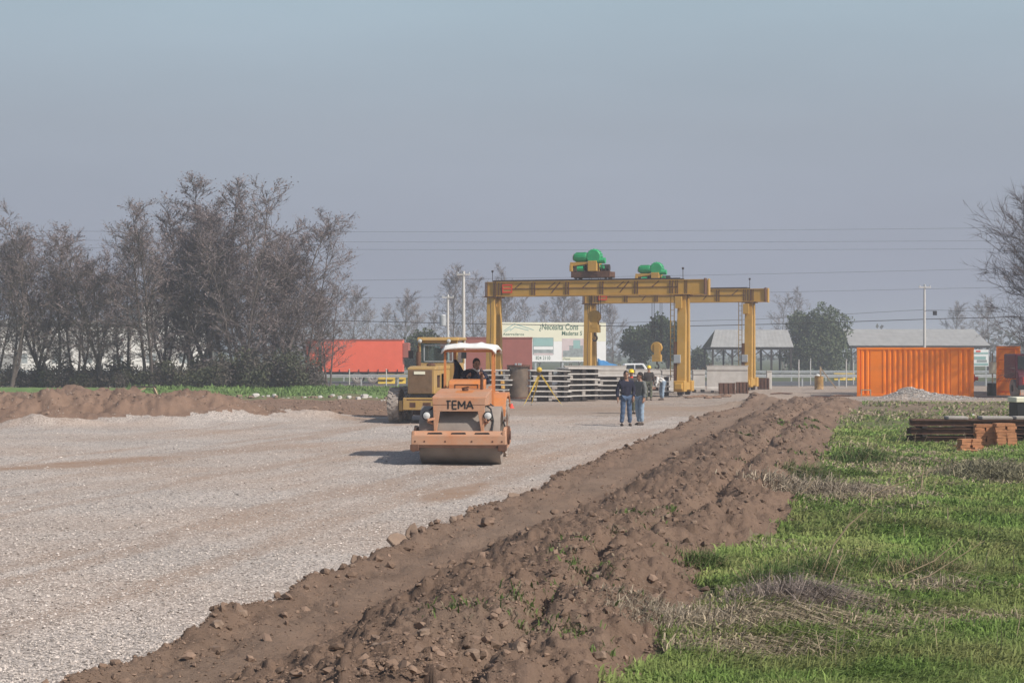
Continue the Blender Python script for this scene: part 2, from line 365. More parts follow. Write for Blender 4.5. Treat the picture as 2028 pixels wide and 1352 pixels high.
def height(x, y):
    x = np.asarray(x, float); y = np.asarray(y, float)
    l, r = eL(y), eR(y); v = (x - l) / (r - l); jag = fbm(x, y, 1.4, 3, .6, 5) * .10
    vv = v + jag * .6
    z = np.zeros_like(x)
    road = 1 - ss(-.02, .02, v)
    z = z + road * (fbm(x, y, 3.0, 3, .5, 1) * .03 + fbm(x, y, .25, 2, .5, 2) * .012)
    # soil bank
    inb = ss(-.03, .05, vv) * (1 - ss(.92, 1.08, vv)) * (1 - ss(74, 80, y))
    prof = .05 + .09 * np.exp(-((vv - .05) / .05) ** 2) + .30 * ss(.30, .52, vv) * (1 - .75 * ss(.78, 1.0, vv)) - .16 * np.exp(-((vv - .72) / .03) ** 2) + .06 * ss(.3, .2, vv)
    rough = fbm(x, y, 1.1, 4, .62, 11) * .16 + np.abs(fbm(x, y, .5, 4, .65, 12)) * .20 - .06
    rough = rough + np.abs(fbm(x, y, .22, 4, .7, 13)) * .13
    calm = np.exp(-((vv - .22) / .09) ** 2) * .8
    z = z + inb * (prof + rough * (1 - calm) * (.45 + .55 * ss(.06, .2, vv)))
    # end heap of the bank
    z = z + .42 * np.exp(-(((x - 10.6) / 1.7) ** 2 + ((y - 74) / 1.6) ** 2)) * (1 + fbm(x, y, .7, 3, .6, 31) * .6)
    z = z + .22 * np.exp(-(((x - 14.4) / 1.5) ** 2 + ((y - 77) / 1.4) ** 2)) * (1 + fbm(x, y, .7, 3, .6, 32) * .6)
    # meadow
    mead = ss(.95, 1.1, v) * (1 - ss(76, 82, y))
    z = z + mead * (fbm(x, y, 2.6, 4, .55, 21) * .13 + .05)
    # left soil mounds and gravel heaps
    for (mx_, my_, ax, ay, h_) in MOUNDS:
        g = np.exp(-(((x - mx_) / ax) ** 2 + ((y - my_) / ay) ** 2)); z = z + h_ * .70 * g * (1 + fbm(x, y, 1.3, 5, .68, 41) * 1.0)
    for (mx_, my_, ax, ay, h_) in HEAPS:
        g = np.exp(-(((x - mx_) / ax) ** 2 + ((y - my_) / ay) ** 2)); z = z + h_ * g * (1 + fbm(x, y, .5, 3, .6, 42) * .4)
    # gravel heap in front of the container
    for (mx_, my_, ax, ay, h_) in [(20.2, 87, 1.15, .8, .52), (22.2, 87.4, 1.7, .8, .20)]:
        g = np.exp(-(((x - mx_) / ax) ** 2 + ((y - my_) / ay) ** 2)); z = z + h_ * g * (1 + fbm(x, y, .5, 3, .6, 43) * .3)
    z = z + .10 * ss(66, 72, y) * fbm(x, y, 4.0, 3, .5, 51) * (1 - ss(120, 130, y))
    z = z + .25 * ss(82, 84, y) * (1 - ss(98, 118, y)) * (x < -3) * (1 - ss(-8, -5, x)) * (.6 + fbm(x, y, 2.0, 3, .6, 61))
    z = z - .30 * ss(110, 131, y)
    return z
def gz(x, y): return float(height(np.array([x]), np.array([y]))[0])

def rows():
    ys = [3.0, 5, 7, 8.5, 9.5, 10.3]; y = 11.0
    while y < 136: ys.append(y); y += min(.20 if 50 < y < 67 else .42, max(.035, y * y * 1.05 / 4056))
    ys.append(136.0); return np.array(ys)
ys = rows()
ts = np.concatenate([np.linspace(-.85, -.34, 60)[:-1], np.linspace(-.34, .34, 580), np.linspace(.34, .85, 60)[1:]])
YY, TT = np.meshgrid(ys, ts, indexing='ij'); XX = TT * (YY + 0)
ZZ = height(XX, YY)
nr, nc = YY.shape
V = np.stack([XX, YY, ZZ], -1).reshape(-1, 3)
idx = np.arange(nr * nc).reshape(nr, nc)
F = np.stack([idx[:-1, :-1], idx[:-1, 1:], idx[1:, 1:], idx[1:, :-1]], -1).reshape(-1, 4)
fc = V[F].mean(1); fx, fy = fc[:, 0], fc[:, 1]
jg = fbm(fx, fy, .9, 4, .65, 71)
vv = (fx - eL(fy)) / (eR(fy) - eL(fy)) + jg * .05 + fbm(fx, fy, .2, 2, .6, 72) * .02
REG = np.full(len(F), 5)
roadend = 64.0 + jg * 1.2 + np.clip(fx - 2, 0, 9) * -.15
isroad = (vv < 0) & (fy < roadend)
# left edge of the road: soil mounds begin
lm = np.interp(fx, [-60, -17, -14, -11, -9, -6.3], [50, 54.2, 55.8, 57.2, 59, 62.5]) + jg * .3
REG[isroad] = 0
ms = (fy > lm) & (fy < 84 + jg * 1.5) & (fx < -4.4 + jg) & (vv < 0); REG[ms] = 3
hp = np.zeros(len(F), bool)
for (mx_, my_, ax, ay, h_) in HEAPS: hp |= ((((fx - mx_) / ax) ** 2 + ((fy - my_) / ay) ** 2) < .8 + jg * .3)
REG[hp] = 0
REG[(vv >= 0) & (vv < 1) & (fy < 79 + jg * 2)] = 1
REG[(vv >= 1) & (fy < 80 + jg * 3)] = 2
REG[(fy > 83 + jg * 1.6) & (fx < -5.0 - (fy - 84) * .06 + jg) & (fy < 131)] = 4
def dirtmask(x, y):
    n = fbm(x, y, 1.5, 4, .6, 81)
    d = np.zeros_like(x)
    def blob(cx_, cy_, ax, ay, rot, k):
        c, s_ = math.cos(rot), math.sin(rot); u = (x - cx_) * c + (y - cy_) * s_; w = -(x - cx_) * s_ + (y - cy_) * c
        return k * np.clip(1.25 - ((u / ax) ** 2 + (w / ay) ** 2) + n * .5, 0, 1)
    d = np.maximum(d, blob(-.95, 29.2, .42, 3.0, -.20, .95))
    d = np.maximum(d, blob(.1, 33.5, .35, 3.0, -.2, .6))
    d = np.maximum(d, blob(-9.3, 36.8, 4.0, .85, 1.0, 1.0)); d = np.maximum(d, blob(-6.3, 42.5, 4.0, .9, 1.0, .6))
    d = np.maximum(d, blob(-3.5, 24, .35, 3, -.2, .35))
    d = np.maximum(d, blob(-5.2, 60.5, 1.2, 1.2, 0, .7))
    st = fbm((x - .2 * y) * 1.0, y * .07, .9, 3, .6, 83); d = np.maximum(d, np.clip(st * 1.3 - .12, 0, .5))
    return d
vx, vy = V[:, 0], V[:, 1]
DM = dirtmask(vx, vy)
nn = fbm(vx, vy, 3.0, 5, .6, 91)
DY = np.clip(.9 - np.abs(vy - 72) / 9 + nn * .6, 0, 1) * ss(-14, -2, vx); DY = np.maximum(DY, np.clip(nn * .7, 0, .5))
vvv = (vx - eL(vy)) / (eR(vy) - eL(vy))
DS = np.clip(np.exp(-((vvv - .2) / .1) ** 2) * .3 + nn * .35, 0, .6) + np.clip((1.2 - (((vx + .1) / .9) ** 2 + ((vy - 13) / 1.2) ** 2)) * .3, 0, .3)
DMD = np.clip(.15 + ss(48, 70, vy) * .8 + fbm(vx, vy, 2.2, 4, .6, 95) * .8 + np.clip(.16 - (vvv - 1), 0, .16) * 3, 0, 1)
DV = np.clip(fbm(vx, vy, 2.2, 4, .6, 96) * .5 + ss(90, 84, vy) * .6, 0, .8)
for rid, nm, mt, da in ((0, 'gravel_road', m_gravel, DM), (1, 'soil_bank', m_soil, DS), (2, 'meadow_ground', m_turf, DMD), (3, 'soil_mounds', m_soil2, DS * .5 + np.clip(nn * .5, 0, .5)), (4, 'grass_verge', m_turf2, DV), (5, 'work_yard', m_yard, DY)):
    sel = F[REG == rid]
    u, inv = np.unique(sel, return_inverse=True)
    o = npmesh(nm, V[u], inv.reshape(-1, 4), mt, attr={'dirt': da[u]}, smooth=True); o['kind'] = 'structure'
# the plain beyond and around
b = MB(); N = 48
ring = [(math.cos(2 * math.pi * k / N) * 2600, math.sin(2 * math.pi * k / N) * 2600, -.36) for k in range(N)]
b.add(ring, [tuple(range(N))]); o = b.build('ground', m_far); o['kind'] = 'structure'
b = MB(); b.box(-160, 160, 138, 158, -.36, -.30); o = b.build('highway', m_asph); o['kind'] = 'structure'
b = MB()
for yy in (139.2, 156.8): b.add([(-160, yy, -.295), (160, yy, -.295), (160, yy + .15, -.295), (-160, yy + .15, -.295)], [(0, 1, 2, 3)])
o = b.build('lane_marking', m_white); o['kind'] = 'structure'

# ------------------------------------------------------------------ loose stones, clods and grass (stuff)
rg = np.random.default_rng(7)
OCT = np.array([(1, 0, 0), (0, 1, 0), (-1, 0, 0), (0, -1, 0), (0, 0, 1), (0, 0, -.6)], float)
OCF = np.array([(0, 1, 4), (1, 2, 4), (2, 3, 4), (3, 0, 4), (1, 0, 5), (2, 1, 5), (3, 2, 5), (0, 3, 5)])
_t = (1 + 5 ** .5) / 2
ICO = np.array([(-1, _t, 0), (1, _t, 0), (-1, -_t, 0), (1, -_t, 0), (0, -1, _t), (0, 1, _t), (0, -1, -_t), (0, 1, -_t), (_t, 0, -1), (_t, 0, 1), (-_t, 0, -1), (-_t, 0, 1)]) / 1.9
ICF = np.array([(0, 11, 5), (0, 5, 1), (0, 1, 7), (0, 7, 10), (0, 10, 11), (1, 5, 9), (5, 11, 4), (11, 10, 2), (10, 7, 6), (7, 1, 8), (3, 9, 4), (3, 4, 2), (3, 2, 6), (3, 6, 8), (3, 8, 9), (4, 9, 5), (2, 4, 11), (6, 2, 10), (8, 6, 7), (9, 8, 1)])
def scatter(name, pts, size, cols, m, base=OCT, bf=OCF, flat=.6, sink=.15, jit=.25):
    n = len(pts); k = len(base)
    P = base[None] * (1 + rg.uniform(-jit, jit, (n, k, 3)))
    s = size[:, None] * rg.uniform(.7, 1.3, (n, 3)); s[:, 2] *= flat
    P = P * s[:, None, :]
    a = rg.uniform(0, 6.283, n); c, q = np.cos(a)[:, None], np.sin(a)[:, None]
    tl = rg.normal(0, .25, n)[:, None]
    x, y, z = P[..., 0], P[..., 1], P[..., 2]; z = z + tl * x
    P = np.stack([x * c - y * q, x * q + y * c, z], -1)
    P += pts[:, None, :]; P[..., 2] += (size * flat * (1 - sink * 2) * .5)[:, None]
    f = (bf[None] + (np.arange(n) * k)[:, None, None]).reshape(-1, 3)
    return npmesh(name, P.reshape(-1, 3), f, m, col=np.repeat(cols, k, 0))
def pickY(n, a, b, p=1.6):
    u = rg.random(n); q = 1 - p; return (a ** q + u * (b ** q - a ** q)) ** (1 / q)
def shade(c, n, v=.2): return np.clip(np.array(c)[None] * (1 + rg.normal(0, v, n))[:, None], .01, .9)
n = 120000; y = pickY(n, 10, 63, 1.9); x = rg.uniform(-.36, 0.12, n) * y * 1.0
l = eL(y); ok = (x < l - .02) & (x > -.36 * y); x, y, l = x[ok], y[ok], l[ok]
dk = rg.random(len(x)) > dirtmask(x, y) * .9; x, y = x[dk], y[dk]
pts = np.stack([x, y, height(x, y)], -1); sz = np.clip(rg.lognormal(-4.88, .34, len(x)), .005, .02) * (1 + y / 70)
cc = shade((.485, .43, .388), len(x), .18); w = rg.random(len(x)) < .12; cc[w] *= .5
o = scatter('gravel_stones', pts, sz, cc, m_stone); tag(o, 'pale crushed gravel spread loose over the wide roadbed', 'gravel', kind='stuff')
# road-edge pebbles and soil clods
n = 42000; y = pickY(n, 10.5, 79, 1.5); v = rg.beta(1.0, 1.1, n) * 1.04 - .03
ed = rg.random(n) < .22; v[ed] = np.abs(rg.normal(.02, .03, ed.sum())) - .02
md = rg.random(n) < .2; v[md] = rg.normal(.7, .07, md.sum())
ok = rg.random(n) > np.exp(-((v - .22) / .07) ** 2) * .75; y, v = y[ok], v[ok]
x = eL(y) + v * (eR(y) - eL(y)); pts = np.stack([x, y, height(x, y)], -1)
sz = np.clip(rg.pareto(2.3, len(x)) * .0055 + .005, .005, .036) * (1 + y / 60)
thin = (sz <= .015) | (rg.random(len(sz)) < .5); pts, sz = pts[thin], sz[thin]; bigc = sz > .017
o2 = scatter('coarse_soil_clods', pts[bigc], sz[bigc], shade((.198, .136, .100), bigc.sum(), .2), m_clod, ICO, ICF, .8, .2, .45); tag(o2, 'coarser brown clods among the crumbs of the earth bank', 'soil clods', kind='stuff')
o = scatter('soil_clods', pts[~bigc], sz[~bigc], shade((.198, .136, .100), (~bigc).sum(), .22), m_clod, flat=.75, jit=.4)
tag(o, 'brown crumbly soil clods strewn over the long earth bank', 'soil clods', kind='stuff')
# clods on the left mounds and rubble line
n = 6500; y = rg.uniform(55, 82, n); x = rg.uniform(-24, -5, n); ok = y > np.interp(x, [-60, -17, -14, -11, -9, -6.3], [50, 55, 57, 58.5, 60, 63]); x, y = x[ok], y[ok]
pts = np.stack([x, y, height(x, y)], -1); sz = np.clip(rg.pareto(2.6, len(x)) * .025 + .02, .02, .11)
o = scatter('mound_clods', pts, sz * .8, shade((.215, .15, .11), len(x), .2), m_clod, flat=.8, jit=.4)
tag(o, 'brown clods lying on the low soil mounds left of the road', 'soil clods', kind='stuff')

n = 3600; x = np.where(rg.random(n) < .7, rg.normal(20.2, .85, n), rg.normal(22.0, 1.2, n)); y = rg.normal(86.9, .6, n); pts = np.stack([x, y, height(x, y)], -1)
o = scatter('heap_stones', pts, np.clip(rg.lognormal(-3.5, .4, n), .015, .08), shade((.40, .37, .345), n, .25), m_stone); tag(o, 'grey crushed stone heaped in front of the orange container', 'gravel heap', kind='stuff')
def blades(name, x, y, hgt, lean, cols, m, wmin=.006, dirx=None, k=.00075):
    n = len(x); z = height(x, y) - .01; w = np.maximum(wmin, y * k) * rg.uniform(.6, 1.3, n)
    a = rg.uniform(0, 6.283, n) if dirx is None else dirx + rg.normal(0, .8, n)
    dx, dy = np.cos(a), np.sin(a); fa = a + rg.uniform(-1.2, 1.2, n) + 1.57
    wx, wy = np.cos(fa) * w, np.sin(fa) * w
    h = hgt; q = lean * h
    b0 = np.stack([x - wx, y - wy, z], -1); b1 = np.stack([x + wx, y + wy, z], -1)
    mz = z + h * .6; mxx, myy = x + dx * q * .35, y + dy * q * .35
    c0 = np.stack([mxx - wx * .7, myy - wy * .7, mz], -1); c1 = np.stack([mxx + wx * .7, myy + wy * .7, mz], -1)
    t = np.stack([x + dx * q, y + dy * q, z + h * np.clip(1 - lean * .35, .12, 1)], -1)
    P = np.stack([b0, b1, c1, c0, t], 1).reshape(-1, 3)
    f = np.array([(0, 1, 2), (0, 2, 3), (3, 2, 4)])[None] + (np.arange(n) * 5)[:, None, None]
    return npmesh(name, P, f.reshape(-1, 3), m, col=np.repeat(cols, 5, 0))
def gr_dead(x, y):
    d = np.zeros_like(x)
    for (px, py, dd, ax, ay, k) in [(1390, 1240, 14.6, 1.1, .55, 1.3), (1560, 1210, 15.6, .9, .5, 1.0), (1650, 985, 27.5, 1.3, 1.6, 1.2), (1480, 1290, 13.4, .8, .35, .8), (1960, 940, 33, 2.0, 3.0, .9), (1740, 930, 35, 1.6, 2.5, .6), (1850, 1190, 16.6, 1.2, .35, .7), (1930, 1240, 15.0, .9, .4, .7)]:
        c = X(px, dd); d = np.maximum(d, k * np.exp(-(((x - c) / ax) ** 2 + ((y - dd) / ay) ** 2)))
    return np.clip(d + fbm(x, y, 1.6, 4, .6, 111) * .55 + ss(28, 45, y) * .25 + ss(55, 66, y) * .3, 0, 1)
n = 345000; y = pickY(n, 11, 80, 1.8); x = eR(y) + rg.random(n) * (.335 * y - eR(y)) - .35 * rg.random(n) ** 3
v = (x - eR(y)) + fbm(x, y, .9, 3, .6, 121) * .45
ok = (v > 0) & (fbm(x, y, .7, 3, .6, 122) > -.62); x, y = x[ok], y[ok]
dead = gr_dead(x, y); dsel = rg.random(len(x)) < np.clip(dead * 1.15 - .18, 0, .92)
far = ss(38, 60, y); keep = rg.random(len(x)) > far * .72 + np.clip(fbm(x, y, 3, 3, .6, 125), 0, 1) * ss(45, 60, y); x, y, dsel, dead = x[keep], y[keep], dsel[keep], dead[keep]
patch = fbm(x, y, 1.1, 4, .6, 123)
hg = np.clip(.085 + patch * .09 + rg.normal(0, .04, len(x)), .03, .34) + np.where(dsel, .03, 0)
ln = np.clip(1.0 + rg.normal(0, .45, len(x)) + np.where(dsel, .7, 0), .1, 2.2)
g = shade((.175, .265, .065), len(x), .28); yl = np.clip(.5 + fbm(x, y, .8, 4, .6, 127) * 1.3, 0, 1)[:, None]; g = g * (1 - yl * .6) + np.array((.32, .30, .13))[None] * yl * .6; g = g * (1 + .45 * fbm(x, y, 2.0, 4, .6, 128))[:, None]
br = shade((.36, .295, .205), len(x), .35)
o = blades('meadow_grass', x, y, hg, ln, np.where(dsel[:, None], br, g), m_blade, dirx=np.full(len(x), .4) + fbm(x, y, 1.3, 3, .6, 129) * 2.5, k=.00062, wmin=.004)
tag(o, 'green winter grass mixed with dry brown stems beside the earth bank', 'grass', kind='stuff')
# ragged grass of the verge under the trees
n = 26000; y = rg.uniform(84, 121, n); x = rg.uniform(-36, -5, n); x = np.where(x > -5 - (y - 84) * .06, -20, x)
ok = (fbm(x, y, 2.5, 3, .6, 131) > -.25) & (x > -.225 * y); x, y = x[ok], y[ok]
o = blades('verge_grass', x, y, np.clip(rg.normal(.13, .07, len(x)), .04, .4) * (1 + fbm(x, y, 3, 3, .6, 132)), rg.uniform(.2, .9, len(x)), shade((.17, .25, .085), len(x), .25), m_blade, k=.00045)
tag(o, 'bright green grass strip in front of the bare tree row', 'grass', kind='stuff')
# sparse weeds on the bank
n = 2600; c0 = rg.integers(0, 34, n); cxy = np.stack([rg.uniform(0, 1, 34), pickY(34, 11.5, 60, 1.5)], -1); cxy[0] = (.60, 12.9); cxy[1] = (.64, 13.0); cxy[2] = (.85, 12.4)
y = cxy[c0, 1] + rg.normal(0, .12, n); x = eL(y) + (.55 + .45 * cxy[c0, 0]) * (eR(y) - eL(y)) + rg.normal(0, .12, n)
o = blades('bank_weeds', x, y, np.clip(rg.normal(.06, .03, n), .02, .15), rg.uniform(.3, 1.4, n), np.where((rg.random(n) < .5)[:, None], shade((.12, .17, .05), n), shade((.25, .2, .14), n)), m_blade)
tag(o, 'thin weeds sprouting from the brown earth bank', 'weeds', kind='stuff')

# ------------------------------------------------------------------ road roller
def text(name, body, size, m, parent, loc, rot=(R(90), 0, 0), ext=.002, align='LEFT', sx_=1.0, shear=0.0, bold=0.0):
    cu = bpy.data.curves.new('lettering_curve', 'FONT'); cu.body = body; cu.size = size; cu.extrude = ext; cu.align_x = align; cu.shear = shear; cu.offset = bold
    t = bpy.data.objects.new('lettering_source', cu); COL.objects.link(t)
    bpy.context.view_layer.update()
    me = bpy.data.meshes.new_from_object(t.evaluated_get(bpy.context.evaluated_depsgraph_get()))
    bpy.data.objects.remove(t); bpy.data.curves.remove(cu)
    me.materials.clear(); me.name = name
    o = link(name, me, m, parent); o.location = loc; o.rotation_euler = rot; o.scale = (sx_, 1, 1); return o
def tyre_mesh(mb, c, r, w, axis='x', lugs=22, rim=.55):
    mb.lathe([(r * rim, -w * .42), (r * .72, -w * .5), (r * .93, -w * .5), (r * .985, -w * .40), (r * .985, w * .40), (r * .93, w * .5), (r * .72, w * .5), (r * rim, w * .42), (r * rim, -w * .42)], c, axis, 28)
    c = Vector(c)
    for k in range(lugs):
        for sgn in (-1, 1):
            a = 2 * math.pi * (k + (.5 if sgn > 0 else 0)) / lugs; a2 = a + .22
            p0 = Vector((sgn * w * .03, math.cos(a2) * r, math.sin(a2) * r)); p1 = Vector((sgn * w * .49, math.cos(a) * r * .985, math.sin(a) * r * .985))
            mb.bar(c + p0, c + p1, r * .085, r * .07, up=(0, math.cos(a), math.sin(a)))
RL = thing('road_roller', 'orange vibratory road roller with wide steel drum and white canopy on the gravel', 'road roller', (-1.075, 36.75, 0), R(-4))
zc = gz(-1.075, 36.75); RL.location.z = zc
b = MB(); b.lathe([(.0, -.80), (.50, -.80), (.52, -.86), (.615, -.86), (.62, -.85), (.62, .85), (.615, .86), (.52, .86), (.50, .80), (0, .80)], (0, 0, .62), 'x', 48)
b.build('drum', m_steel, RL, smooth=True)
b = MB(); b.prism([(-.80, .44), (-.80, .645), (-.735, .735), (-.60, .735), (-.60, .44)], -1.0, 1.0, 'x')
fb = b.build('front_crossbar', m_orange, RL, bevel=.012)
for xx in (-.50, 0, .50):
    b = MB(); b.prism([(xx - .125 + .035 * math.cos(t) * (1 if math.cos(t) < 0 else 0) + (.25 if math.cos(t) > 0 else 0) + (.035 * math.cos(t) if math.cos(t) > 0 else 0), .675 + .034 * math.sin(t)) for t in [math.pi / 2 + k * math.pi / 6 for k in range(7)] + [-math.pi / 2 + k * math.pi / 6 for k in range(7)]], -.004, .02, 'y')
    q = b.build('slot', m_black, fb); q.location = (0, -.779, 0); q.rotation_euler = (R(-36) * 0, 0, 0)
b = MB(); b.box(-.86, .86, -.79, -.77, .405, .445); b.box(-.86, .86, -.79, -.70, .385, .405); b.build('scraper_bar', m_rust, RL)
for sx_ in (-1, 1):
    b = MB(); b.prism([(-.78, .30), (-.80, .735), (-.55, .735), (-.42, .80), (.42, .80), (.95, .72), (.95, .42), (.3, .34), (-.3, .34)], sx_ * .925, sx_ * .985, 'x')
    q = b.build('side_frame', m_orange, RL, bevel=.008)
    b = MB(); b.cyl((sx_ * .96, 0, .62), (sx_ * 1.025, 0, .62), .2, 20); b.cyl((sx_ * 1.02, 0, .62), (sx_ * 1.05, 0, .62), .1, 12); b.build('hub', m_rust, q, bevel=.006)
    b = MB(); b.box(sx_ * .925 - .09, sx_ * .925 + .09, -.86, -.60, .32, .46); b.build('end_bracket', m_rust, q, bevel=.01)
b = MB(); b.box(-.92, .92, .86, 1.0, .42, .74); b.build('rear_crossbar', m_orange, RL, bevel=.01)
# arch hood over the drum
b = MB()
b.prism([(-.545, 1.15), (-.565, 1.43), (.565, 1.43), (.545, 1.15)], -.70, -.655, 'y')
hood = b.build('hood_front', m_orange, RL, bevel=.006)
b = MB()
for sx_ in (-1, 1):
    b = MB(); b.prism([(sx_ * .545, 1.155), (sx_ * .40, 1.155), (sx_ * .475, .70), (sx_ * .53, .70)], -.70, -.64, 'y')
    b.prism([(-.64, 1.27), (-.64, 1.43), (.9, 1.57), (.9, 1.25)], sx_ * .525, sx_ * .565, 'x')
    b.prism([(.66, 1.27), (.9, 1.27), (.9, .74), (.80, .74)], sx_ * .525, sx_ * .565, 'x')
    b.split('hood_leg', m_orange, RL, bevel=.006)
b = MB(); b.prism([(-.66, 1.42), (-.66, 1.455), (.95, 1.60), (.95, 1.56)], -.575, .575, 'x'); b.build('hood_top', m_orange, RL, bevel=.01)
b = MB(); b.box(-.53, .53, .80, .88, .74, 1.56); b.build('rear_bulkhead', m_orange, RL)
b = MB(); b.box(-.17, .22, .1, .55, 1.515, 1.545, rot=(R(5), 0, 0)); b.build('hatch', m_orange2, RL, bevel=.006)
b = MB(); b.cyl((.02, .5, 1.56), (.02, .5, 1.60), .07, 10); b.bar((-.05, .5, 1.61), (.1, .45, 1.64), .05, .03); b.build('filler_cap', m_rust, RL)
b = MB(); b.box(-.21, .21, -.45, -.40, 1.27, 1.28)
LET = {'T': [((.22, 1), (1, 1)), ((.5, 1), (.5, 0))], 'E': [((.1, 1), (.1, 0)), ((.1, 1), (1, 1)), ((.3, .52), (.9, .52)), ((.1, 0), (1, 0))], 'M': [((0, 0), (0, 1)), ((0, 1), (.5, .3)), ((.5, .3), (1, 1)), ((1, 1), (1, 0))], 'A': [((0, 0), (.5, 1)), ((.5, 1), (1, 0)), ((.22, .34), (.78, .34))]}
for ch, lx, lw_ in (('T', -.285, .115), ('E', -.145, .10), ('M', -.005, .135), ('A', .165, .14)):
    b = MB()
    for (a0, a1), (c0, c1) in LET[ch]: b.bar((lx + a0 * lw_, -.7035 - .0004 * len(b.g), 1.205 + a1 * .165), (lx + c0 * lw_, -.7035 - .0004 * len(b.g), 1.205 + c1 * .165), .006, .033, up=(0, 1, 0)) if False else b.bar((lx + a0 * lw_, -.7035 - .0006 * len(b.g), 1.205 + a1 * .165), (lx + c0 * lw_, -.7035 - .0006 * len(b.g), 1.205 + c1 * .165), .031, .006, up=(0, 1, 0))
    b.build('lettering', m_black, hood)
for sx_, xx in ((-1, -.68), (1, .62)):
    b = MB(); b.bar((sx_ * .52, -.62, 1.0), (xx, -.68, .97), .16, .05); b.bar((xx, -.64, .93), (sx_ * .50, -.6, .86), .05, .04)
    hl = b.build('lamp_bracket', m_orange, RL)
    b = MB(); b.lathe([(.0, .11), (.06, .10), (.095, .02), (.10, -.02), (.085, -.03)], (xx, -.70, 1.06), 'y', 18); h2 = b.build('headlight', m_black, RL, smooth=True)
    b = MB(); b.lathe([(.075, -.031), (.05, -.046), (.0, -.055)], (xx, -.70, 1.06), 'y', 18); b.build('lens', m_lamp, h2, smooth=True)
# console, platform and rear body
b = MB(); b.prism([(.95, 1.2), (.95, 1.70), (1.05, 1.77), (1.45, 1.80), (1.45, 1.2)], -.40, .40, 'x'); cs = b.build('console', m_orange2, RL, bevel=.015)
b = MB()
for (x0, x1, z0, z1) in ((-.26, .26, 1.735, 1.75), (-.26, .26, 1.60, 1.615), (-.26, -.245, 1.61, 1.74), (.245, .26, 1.61, 1.74)): b.box(x0, x1, .942, .955, z0 - .06, z1 - .06)
b.split('outline_strip', m_black, cs)
b = MB(); b.box(-.62, .62, 1.2, 2.9, 1.10, 1.18); b.build('platform', m_rust, RL)
b = MB(); b.box(-.45, .45, 1.0, 1.25, .5, 1.1); b.build('articulation_joint', m_rust, RL, bevel=.02)
b = MB(); b.prism([(2.0, .55), (2.0, 1.12), (2.9, 1.18), (2.9, 1.5), (4.0, 1.4), (4.05, .6)], -.58, .58, 'x'); b.build('engine_body', m_orange, RL, bevel=.03)
for sx_ in (-1, 1):
    b = MB(); b.prism([(1.75, .95), (1.75, 1.12), (2.0, 1.37), (2.4, 1.47), (3.2, 1.47), (3.45, 1.2), (3.45, 1.1), (3.15, 1.38), (2.45, 1.38), (2.08, 1.28), (1.87, 1.0)], sx_ * .44, sx_ * .80, 'x'); b.build('mudguard', m_orange2, RL, bevel=.008)
    b = MB(); tyre_mesh(b, (sx_ * .61, 2.65, .66), .66, .36); w = b.build('wheel', m_tyre, RL)
    b = MB(); b.lathe([(0, -.08), (.18, -.08), (.36, .0), (.37, .16)], (sx_ * .61, 2.65, .66), 'x', 20); b.build('rim', m_orange, w)
b = MB(); b.box(-.27, .27, 2.0, 2.5, 1.36, 1.46); b.box(-.27, .27, 2.48, 2.58, 1.44, 1.95, rot=(R(-8), 0, 0)); b.box(-.15, .15, 2.1, 2.4, 1.18, 1.36); b.build('seat', m_black, RL, bevel=.03)
b = MB(); b.tube([(0, 1.42, 1.6), (0, 1.62, 1.86)], .025, 8)
for k in range(16):
    a, a2 = 2 * math.pi * k / 16, 2 * math.pi * (k + 1) / 16
    f = lambda t: (.18 * math.cos(t), 1.63 + .18 * math.sin(t) * .55, 1.87 + .18 * math.sin(t) * .8)
    b.bar(f(a), f(a2), .024, .024)
b.build('steering_wheel', m_black, RL)
for xx in (-.52, -.44, .47, .55):
    b = MB(); yy = 1.35 if abs(xx) > .5 else 2.75
    b.bar((xx, yy, 1.16), (xx, yy + .05, 2.42), .05, .05); b.build('canopy_post', m_orange2, RL)
b = MB(); b.bar((.47, 1.36, 1.62), (.47, 2.75, 1.62), .03); b.bar((.55, 1.36, 1.95), (.5, 2.75, 1.95), .03); b.bar((-.52, 1.36, 1.62), (-.46, 2.75, 1.62), .03); b.split('handrail', m_orange2, RL)
# fibreglass canopy: crowned shell with two ribs and drooping lip
vs = []; fs = []; nx_, ny_ = 17, 11
for j in range(ny_):
    for i in range(nx_):
        u = -1 + 2 * i / (nx_ - 1); w = -1 + 2 * j / (ny_ - 1)
        z = 2.60 - .055 * u ** 4 - .025 * w ** 2 - (.075 if abs(u) > .98 else 0) - (.075 if abs(w) > .98 else 0)
        z += .035 * (math.exp(-((u + .32) / .07) ** 2) + math.exp(-((u - .34) / .07) ** 2)) * (abs(w) < .97)
        vs.append((u * (.62 + .006 * math.sin(9 * w)) + .02, 2.08 + w * .86, z + .004 * math.sin(7 * u + 3 * w)))
for j in range(ny_ - 1):
    for i in range(nx_ - 1): a = j * nx_ + i; fs.append((a, a + 1, a + nx_ + 1, a + nx_))
b = MB(); b.add(vs, fs); cp = b.build('canopy', m_white, RL, smooth=True); q = cp.modifiers.new('shell', 'SOLIDIFY'); q.thickness = .03
b = MB(); b.box(-.56, .60, 1.30, 1.34, 2.40, 2.45); b.box(-.56, .60, 2.80, 2.84, 2.40, 2.45); b.split('canopy_rail', m_orange2, RL)
